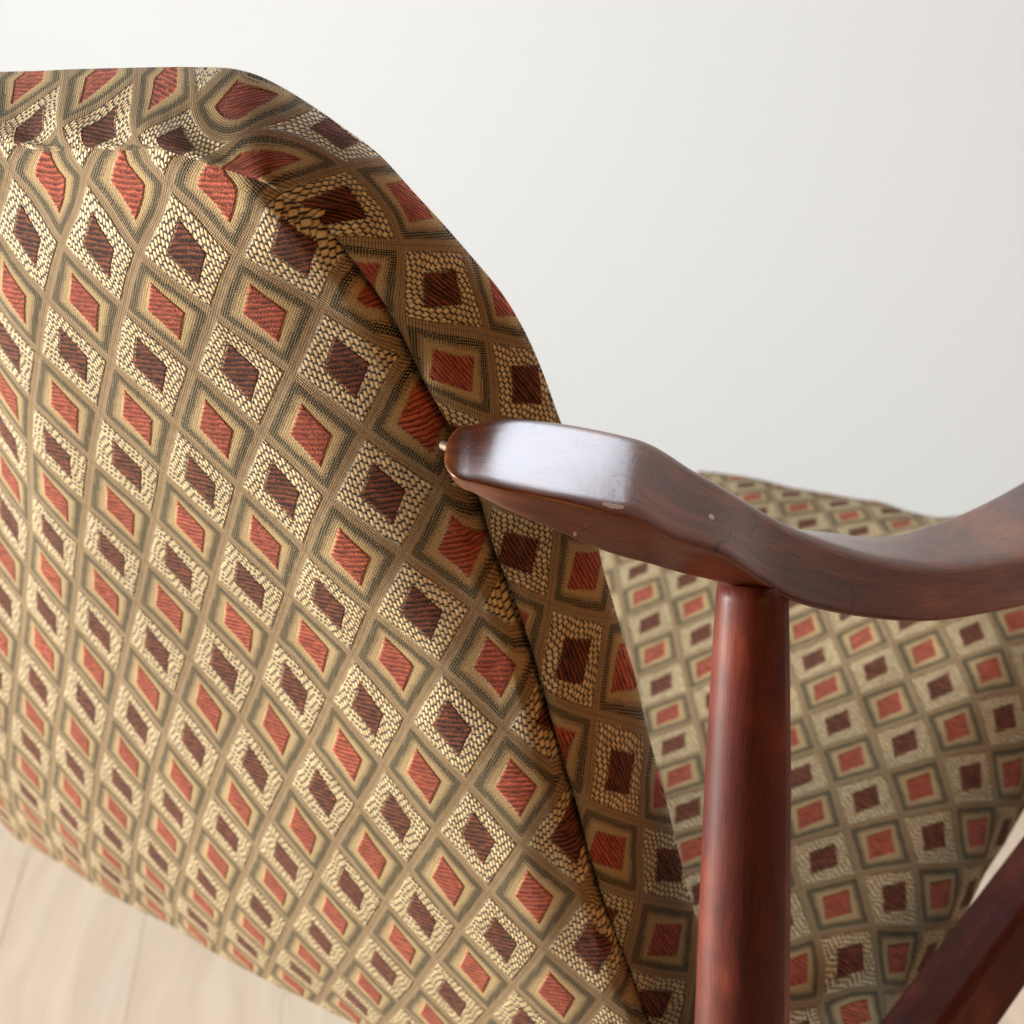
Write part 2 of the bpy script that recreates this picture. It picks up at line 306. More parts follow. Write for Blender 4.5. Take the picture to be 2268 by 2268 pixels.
# ------------------------------------------------------------------ measured chair shape (0.1 mm, across x along)
BACK_G=[-7871,2045,-731,-7872,2120,-968,-7874,2195,-1205,-7875,2270,-1442,-7877,2343,-1680,-7879,2416,-1918,-7881,2487,-2157,-7882,2557,-2396,-7883,2626,-2637,-7882,2694,-2878,-7880,2761,-3120,-7877,2827,-3362,-7872,2892,-3605,-7865,2958,-3847,-7856,3024,-4089,-7847,3092,-4330,-7836,3162,-4570,-7825,3234,-4808,-7815,3308,-5045,-7806,3384,-5281,-7801,3460,-5518,-7795,3534,-5755,-7787,3606,-5994,-7778,3677,-6232,-7679,2101,-714,-7681,2177,-951,-7683,2253,-1188,-7685,2328,-1425,-7687,2402,-1662,-7689,2475,-1901,-7691,2546,-2140,-7692,2615,-2379,-7692,2682,-2620,-7690,2746,-2862,-7687,2808,-3104,-7682,2868,-3347,-7676,2927,-3590,-7668,2986,-3834,-7658,3046,-4077,-7648,3107,-4319,-7637,3170,-4560,-7626,3237,-4800,-7615,3306,-5039,-7606,3379,-5277,-7602,3453,-5514,-7595,3524,-5752,-7587,3593,-5991,-7578,3662,-6230,-7488,2156,-698,-7490,2233,-934,-7492,2310,-1170,-7494,2386,-1407,-7497,2461,-1645,-7499,2534,-1883,-7501,2605,-2122,-7501,2673,-2362,-7501,2738,-2603,-7499,2799,-2845,-7494,2856,-3088,-7488,2911,-3332,-7480,2963,-3576,-7470,3015,-3820,-7460,3067,-4064,-7449,3122,-4308,-7438,3179,-4551,-7426,3239,-4794,-7415,3303,-5035,-7405,3372,-5273,-7403,3444,-5510,-7396,3513,-5749,-7388,3580,-5988,-7379,3647,-6227,-7296,2210,-681,-7298,2289,-917,-7301,2367,-1153,-7304,2445,-1389,-7307,2520,-1626,-7309,2594,-1864,-7311,2665,-2103,-7311,2732,-2343,-7310,2794,-2585,-7307,2852,-2828,-7301,2904,-3072,-7294,2953,-3317,-7284,2998,-3562,-7273,3043,-3807,-7262,3088,-4053,-7250,3136,-4297,-7239,3186,-4542,-7227,3240,-4787,-7215,3299,-5031,-7202,3363,-5277,-7203,3432,-5510,-7197,3499,-5747,-7188,3564,-5986,-7179,3630,-6225,-7104,2263,-664,-7107,2344,-900,-7110,2424,-1135,-7113,2503,-1371,-7116,2580,-1607,-7119,2655,-1845,-7121,2725,-2084,-7122,2791,-2325,-7120,2851,-2567,-7115,2905,-2811,-7109,2953,-3056,-7099,2995,-3301,-7088,3033,-3548,-7076,3070,-3795,-7064,3107,-4041,-7051,3148,-4287,-7040,3191,-4532,-7028,3238,-4778,-7016,3289,-5024,-7006,3348,-5265,-7004,3417,-5505,-6998,3481,-5743,-6989,3547,-5981,-6979,3612,-6220,-6911,2316,-648,-6915,2398,-882,-6918,2481,-1117,-6922,2561,-1352,-6926,2640,-1588,-6930,2715,-1826,-6932,2786,-2065,-6932,2851,-2306,-6929,2908,-2549,-6924,2958,-2793,-6916,2999,-3040,-6905,3034,-3287,-6892,3065,-3534,-6879,3093,-3782,-6865,3122,-4029,-6852,3155,-4276,-6840,3191,-4522,-6830,3230,-4768,-6819,3274,-5014,-6808,3328,-5260,-6811,3393,-5496,-6800,3461,-5734,-6791,3529,-5973,-6780,3594,-6213,-6718,2366,-631,-6722,2452,-865,-6727,2536,-1098,-6732,2619,-1333,-6736,2700,-1569,-6740,2776,-1806,-6742,2846,-2045,-6742,2909,-2287,-6738,2963,-2531,-6732,3007,-2777,-6722,3042,-3025,-6710,3070,-3273,-6696,3092,-3522,-6681,3112,-3770,-6666,3132,-4019,-6652,3156,-4266,-6640,3186,-4513,-6630,3216,-4760,-6620,3256,-5004,-6614,3310,-5243,-6620,3378,-5473,-6603,3448,-5720,-6593,3514,-5964,-6582,3578,-6205,-6524,2415,-615,-6529,2503,-847,-6534,2591,-1080,-6540,2676,-1314,-6546,2758,-1549,-6550,2835,-1786,-6552,2904,-2026,-6551,2963,-2269,-6546,3012,-2514,-6538,3051,-2762,-6527,3079,-3010,-6514,3098,-3260,-6498,3112,-3510,-6482,3124,-3759,-6466,3137,-4009,-6452,3152,-4258,-6440,3175,-4507,-6431,3202,-4755,-6420,3245,-5000,-6416,3306,-5240,-6413,3381,-5477,-6405,3444,-5716,-6394,3505,-5958,-6384,3565,-6200,-6329,2461,-599,-6335,2553,-830,-6341,2643,-1062,-6348,2731,-1294,-6355,2814,-1530,-6359,2890,-1767,-6360,2956,-2009,-6358,3011,-2253,-6352,3054,-2499,-6343,3084,-2748,-6331,3104,-2997,-6317,3115,-3248,-6301,3121,-3498,-6284,3127,-3748,-6267,3137,-3997,-6251,3147,-4250,-6241,3169,-4502,-6232,3197,-4751,-6218,3239,-5001,-6218,3308,-5238,-6207,3387,-5477,-6204,3441,-5714,-6196,3496,-5954,-6186,3553,-6196,-6133,2505,-584,-6139,2599,-813,-6147,2693,-1044,-6155,2783,-1276,-6162,2866,-1511,-6166,2939,-1750,-6166,3000,-1993,-6162,3047,-2238,-6155,3081,-2486,-6146,3103,-2736,-6134,3114,-2985,-6119,3119,-3235,-6103,3120,-3486,-6086,3121,-3736,-6067,3126,-3991,-6050,3135,-4247,-6043,3161,-4493,-6034,3193,-4740,-6023,3235,-4985,-6021,3294,-5225,-6011,3364,-5466,-6005,3425,-5708,-5997,3483,-5949,-5987,3542,-6190,-5936,2547,-569,-5943,2643,-797,-5952,2738,-1027,-5961,2829,-1259,-5967,2909,-1495,-5970,2977,-1736,-5969,3029,-1980,-5965,3067,-2227,-5957,3090,-2476,-5948,3103,-2725,-5936,3108,-2974,-5922,3110,-3223,-5906,3114,-3471,-5886,3115,-3728,-5866,3118,-3984,-5853,3132,-4232,-5845,3158,-4479,-5836,3184,-4729,-5826,3225,-4976,-5823,3280,-5219,-5816,3345,-5460,-5808,3409,-5701,-5799,3472,-5942,-5789,3534,-6183,-5738,2589,-553,-5746,2685,-782,-5755,2779,-1012,-5764,2866,-1245,-5770,2941,-1483,-5772,2999,-1725,-5770,3039,-1971,-5766,3065,-2219,-5759,3081,-2467,-5750,3089,-2716,-5739,3092,-2964,-5726,3094,-3211,-5707,3105,-3466,-5687,3111,-3720,-5667,3113,-3973,-5654,3127,-4225,-5645,3149,-4473,-5639,3171,-4721,-5628,3216,-4967,-5625,3270,-5211,-5619,3335,-5452,-5610,3401,-5693,-5600,3466,-5933,-5590,3531,-6174,-5540,2634,-538,-5548,2726,-768,-5557,2815,-999,-5566,2894,-1234,-5571,2956,-1475,-5573,3000,-1720,-5572,3028,-1967,-5568,3045,-2214,-5562,3056,-2461,-5553,3066,-2708,-5542,3078,-2953,-5525,3092,-3208,-5507,3104,-3461,-5488,3106,-3717,-5466,3104,-3973,-5455,3123,-4221,-5444,3146,-4471,-5439,3169,-4717,-5428,3215,-4962,-5426,3267,-5204,-5424,3334,-5442,-5413,3400,-5683,-5402,3466,-5924,-5392,3533,-6164,-5340,2684,-522,-5348,2766,-756,-5357,2843,-990,-5365,2907,-1229,-5371,2952,-1472,-5374,2980,-1718,-5375,2997,-1965,-5372,3012,-2211,-5365,3026,-2457,-5357,3044,-2702,-5342,3072,-2954,-5325,3092,-3206,-5307,3103,-3459,-5289,3107,-3710,-5267,3104,-3964,-5255,3119,-4216,-5246,3136,-4464,-5241,3157,-4712,-5229,3202,-4957,-5226,3256,-5200,-5227,3327,-5437,-5215,3398,-5675,-5204,3468,-5914,-5195,3537,-6154,-5139,2733,-510,-5146,2801,-748,-5155,2862,-986,-5164,2907,-1228,-5172,2930,-1473,-5178,2944,-1719,-5180,2960,-1964,-5176,2981,-2210,-5167,3007,-2454,-5156,3041,-2704,-5142,3075,-2953,-5125,3091,-3205,-5106,3101,-3458,-5089,3100,-3711,-5066,3092,-3967,-5056,3109,-4214,-5046,3129,-4462,-5040,3154,-4710,-5027,3197,-4956,-5026,3252,-5194,-5033,3324,-5425,-5017,3396,-5667,-5006,3467,-5907,-4997,3538,-6146,-4935,2772,-506,-4943,2826,-746,-4952,2871,-988,-4964,2894,-1232,-4975,2899,-1477,-4982,2910,-1722,-4982,2935,-1964,-4980,2967,-2203,-4967,3008,-2455,-4957,3044,-2705,-4942,3076,-2953,-4925,3090,-3203,-4906,3103,-3455,-4889,3104,-3705,-4868,3096,-3957,-4858,3105,-4208,-4846,3123,-4458,-4841,3147,-4705,-4829,3190,-4951,-4825,3250,-5194,-4829,3323,-5428,-4818,3394,-5664,-4808,3463,-5903,-4799,3532,-6142,-4731,2795,-511,-4738,2838,-753,-4747,2871,-995,-4763,2878,-1238,-4777,2876,-1483,-4783,2900,-1723,-4784,2935,-1962,-4778,2976,-2210,-4768,3023,-2457,-4759,3058,-2703,-4743,3088,-2951,-4724,3101,-3203,-4705,3109,-3455,-4688,3100,-3707,-4668,3089,-3960,-4657,3096,-4209,-4644,3119,-4458,-4641,3146,-4704,-4630,3186,-4949,-4628,3247,-5188,-4627,3322,-5422,-4618,3386,-5662,-4609,3452,-5902,-4601,3520,-6141,-4527,2806,-523,-4533,2842,-768,-4541,2869,-1009,-4562,2869,-1246,-4577,2879,-1484,-4586,2916,-1718,-4584,2950,-1967,-4577,2988,-2213,-4568,3033,-2456,-4561,3068,-2699,-4542,3096,-2952,-4523,3109,-3204,-4504,3112,-3455,-4488,3100,-3705,-4469,3087,-3956,-4458,3087,-4206,-4445,3110,-4454,-4442,3143,-4699,-4431,3183,-4944,-4430,3237,-5185,-4426,3305,-5424,-4418,3370,-5663,-4410,3436,-5903,-4403,3501,-6143,-4325,2813,-536,-4330,2845,-785,-4332,2870,-1042,-4359,2856,-1260,-4377,2891,-1485,-4387,2932,-1725,-4386,2966,-1967,-4379,3002,-2214,-4368,3047,-2461,-4360,3081,-2705,-4342,3111,-2953,-4323,3120,-3204,-4302,3121,-3455,-4287,3102,-3705,-4268,3088,-3958,-4257,3088,-4206,-4244,3107,-4456,-4241,3139,-4701,-4230,3178,-4947,-4230,3228,-5187,-4225,3289,-5426,-4218,3352,-5665,-4211,3416,-5905,-4204,3481,-6145,-4124,2815,-541,-4127,2845,-786,-4129,2866,-1025,-4154,2859,-1257,-4175,2902,-1490,-4188,2950,-1722,-4187,2980,-1969,-4180,3012,-2215,-4169,3053,-2458,-4161,3088,-2702,-4142,3120,-2951,-4123,3126,-3202,-4100,3120,-3453,-4087,3103,-3703,-4070,3093,-3953,-4057,3094,-4203,-4046,3110,-4450,-4042,3138,-4696,-4033,3174,-4942,-4029,3220,-5185,-4024,3276,-5426,-4018,3336,-5666,-4011,3398,-5906,-4005,3461,-6146,-3924,2809,-545,-3925,2842,-792,-3923,2868,-1044,-3950,2864,-1268,-3976,2924,-1490,-3988,2977,-1726,-3988,2999,-1969,-3983,3029,-2213,-3970,3066,-2456,-3958,3102,-2703,-3943,3140,-2949,-3924,3137,-3202,-3896,3125,-3457,-3886,3110,-3701,-3871,3099,-3949,-3859,3100,-4197,-3847,3117,-4446,-3842,3139,-4692,-3834,3171,-4937,-3829,3215,-5181,-3824,3267,-5424,-3818,3324,-5665,-3812,3383,-5906,-3805,3443,-6147,-3723,2800,-547,-3723,2835,-792,-3723,2865,-1031,-3749,2892,-1263,-3775,2957,-1493,-3790,3016,-1724,-3790,3036,-1965,-3788,3057,-2203,-3769,3076,-2456,-3757,3108,-2704,-3742,3150,-2948,-3726,3148,-3194,-3699,3135,-3445,-3687,3121,-3694,-3672,3105,-3942,-3660,3102,-4191,-3650,3119,-4439,-3643,3141,-4686,-3635,3172,-4932,-3629,3214,-5176,-3624,3263,-5419,-3618,3317,-5661,-3611,3373,-5903,-3605,3430,-6145,-3523,2795,-549,-3523,2836,-796,-3519,2880,-1047,-3547,2919,-1273,-3578,2996,-1492,-3592,3059,-1726,-3593,3077,-1968,-3588,3093,-2212,-3568,3100,-2459,-3558,3135,-2702,-3542,3179,-2946,-3525,3165,-3193,-3498,3147,-3444,-3488,3133,-3689,-3473,3115,-3937,-3463,3114,-4183,-3454,3131,-4430,-3444,3149,-4678,-3436,3179,-4924,-3430,3218,-5169,-3424,3265,-5413,-3418,3315,-5656,-3411,3368,-5899,-3405,3421,-6142,-3324,2806,-545,-3324,2850,-789,-3326,2898,-1032,-3350,2967,-1266,-3382,3056,-1490,-3400,3124,-1723,-3408,3153,-1962,-3400,3165,-2204,-3378,3174,-2449,-3365,3183,-2693,-3344,3206,-2939,-3327,3186,-3185,-3303,3174,-3431,-3293,3162,-3680,-3278,3139,-3926,-3266,3134,-4173,-3257,3142,-4421,-3246,3162,-4669,-3237,3193,-4915,-3230,3230,-5161,-3224,3273,-5405,-3218,3320,-5649,-3211,3368,-5893,-3204,3416,-6137,-3126,2842,-538,-3131,2897,-780,-3139,2961,-1019,-3165,3042,-1251,-3196,3132,-1477,-3217,3203,-1709,-3230,3241,-1949,-3219,3260,-2195,-3196,3270,-2442,-3180,3270,-2686,-3154,3277,-2933,-3135,3248,-3176,-3107,3222,-3423,-3103,3190,-3666,-3085,3177,-3912,-3074,3171,-4160,-3063,3172,-4408,-3049,3190,-4657,-3040,3216,-4904,-3032,3250,-5151,-3025,3288,-5396,-3018,3330,-5641,-3011,3373,-5886,-3004,3417,-6131,-2935,2903,-528,-2946,2971,-766,-2961,3046,-1003,-2987,3131,-1234,-3016,3218,-1463,-3038,3290,-1697,-3049,3335,-1939,-3042,3357,-2183,-3022,3365,-2429,-3000,3360,-2674,-2973,3350,-2919,-2951,3326,-3163,-2931,3301,-3405,-2936,3277,-3646,-2906,3256,-3897,-2892,3242,-4145,-2872,3231,-4395,-2856,3234,-4644,-2844,3251,-4892,-2834,3277,-5140,-2826,3309,-5386,-2819,3345,-5632,-2811,3383,-5878,-2804,3421,-6123,-2750,2980,-515,-2767,3058,-751,-2786,3140,-984,-2812,3226,-1216,-2838,3310,-1447,-2859,3380,-1684,-2869,3427,-1926,-2864,3452,-2171,-2845,3458,-2417,-2821,3451,-2663,-2794,3435,-2909,-2772,3412,-3154,-2754,3387,-3399,-2747,3358,-3644,-2723,3332,-3889,-2703,3309,-4136,-2682,3291,-4384,-2664,3286,-4632,-2649,3293,-4881,-2638,3310,-5129,-2628,3335,-5376,-2620,3364,-5623,-2612,3397,-5869,-2604,3430,-6115,-2570,3067,-501,-2590,3151,-734,-2612,3236,-967,-2637,3322,-1199,-2662,3402,-1432,-2681,3470,-1670,-2690,3518,-1913,-2685,3544,-2159,-2668,3550,-2406,-2643,3541,-2653,-2616,3523,-2899,-2593,3499,-3146,-2574,3470,-3392,-2560,3437,-3638,-2537,3405,-3882,-2514,3375,-4127,-2492,3352,-4373,-2471,3339,-4621,-2455,3338,-4869,-2442,3347,-5117,-2431,3364,-5365,-2422,3387,-5613,-2413,3413,-5860,-2404,3441,-6107,-2392,3157,-486,-2414,3244,-717,-2438,3332,-950,-2462,3417,-1183,-2485,3495,-1418,-2503,3561,-1657,-2512,3608,-1900,-2507,3634,-2146,-2489,3640,-2394,-2465,3631,-2642,-2438,3611,-2890,-2413,3585,-3138,-2392,3552,-3386,-2374,3515,-3631,-2350,3477,-3874,-2326,3441,-4118,-2301,3412,-4363,-2279,3393,-4609,-2261,3384,-4857,-2246,3385,-5106,-2234,3395,-5354,-2223,3411,-5603,-2214,3432,-5850,-2205,3455,-6098]
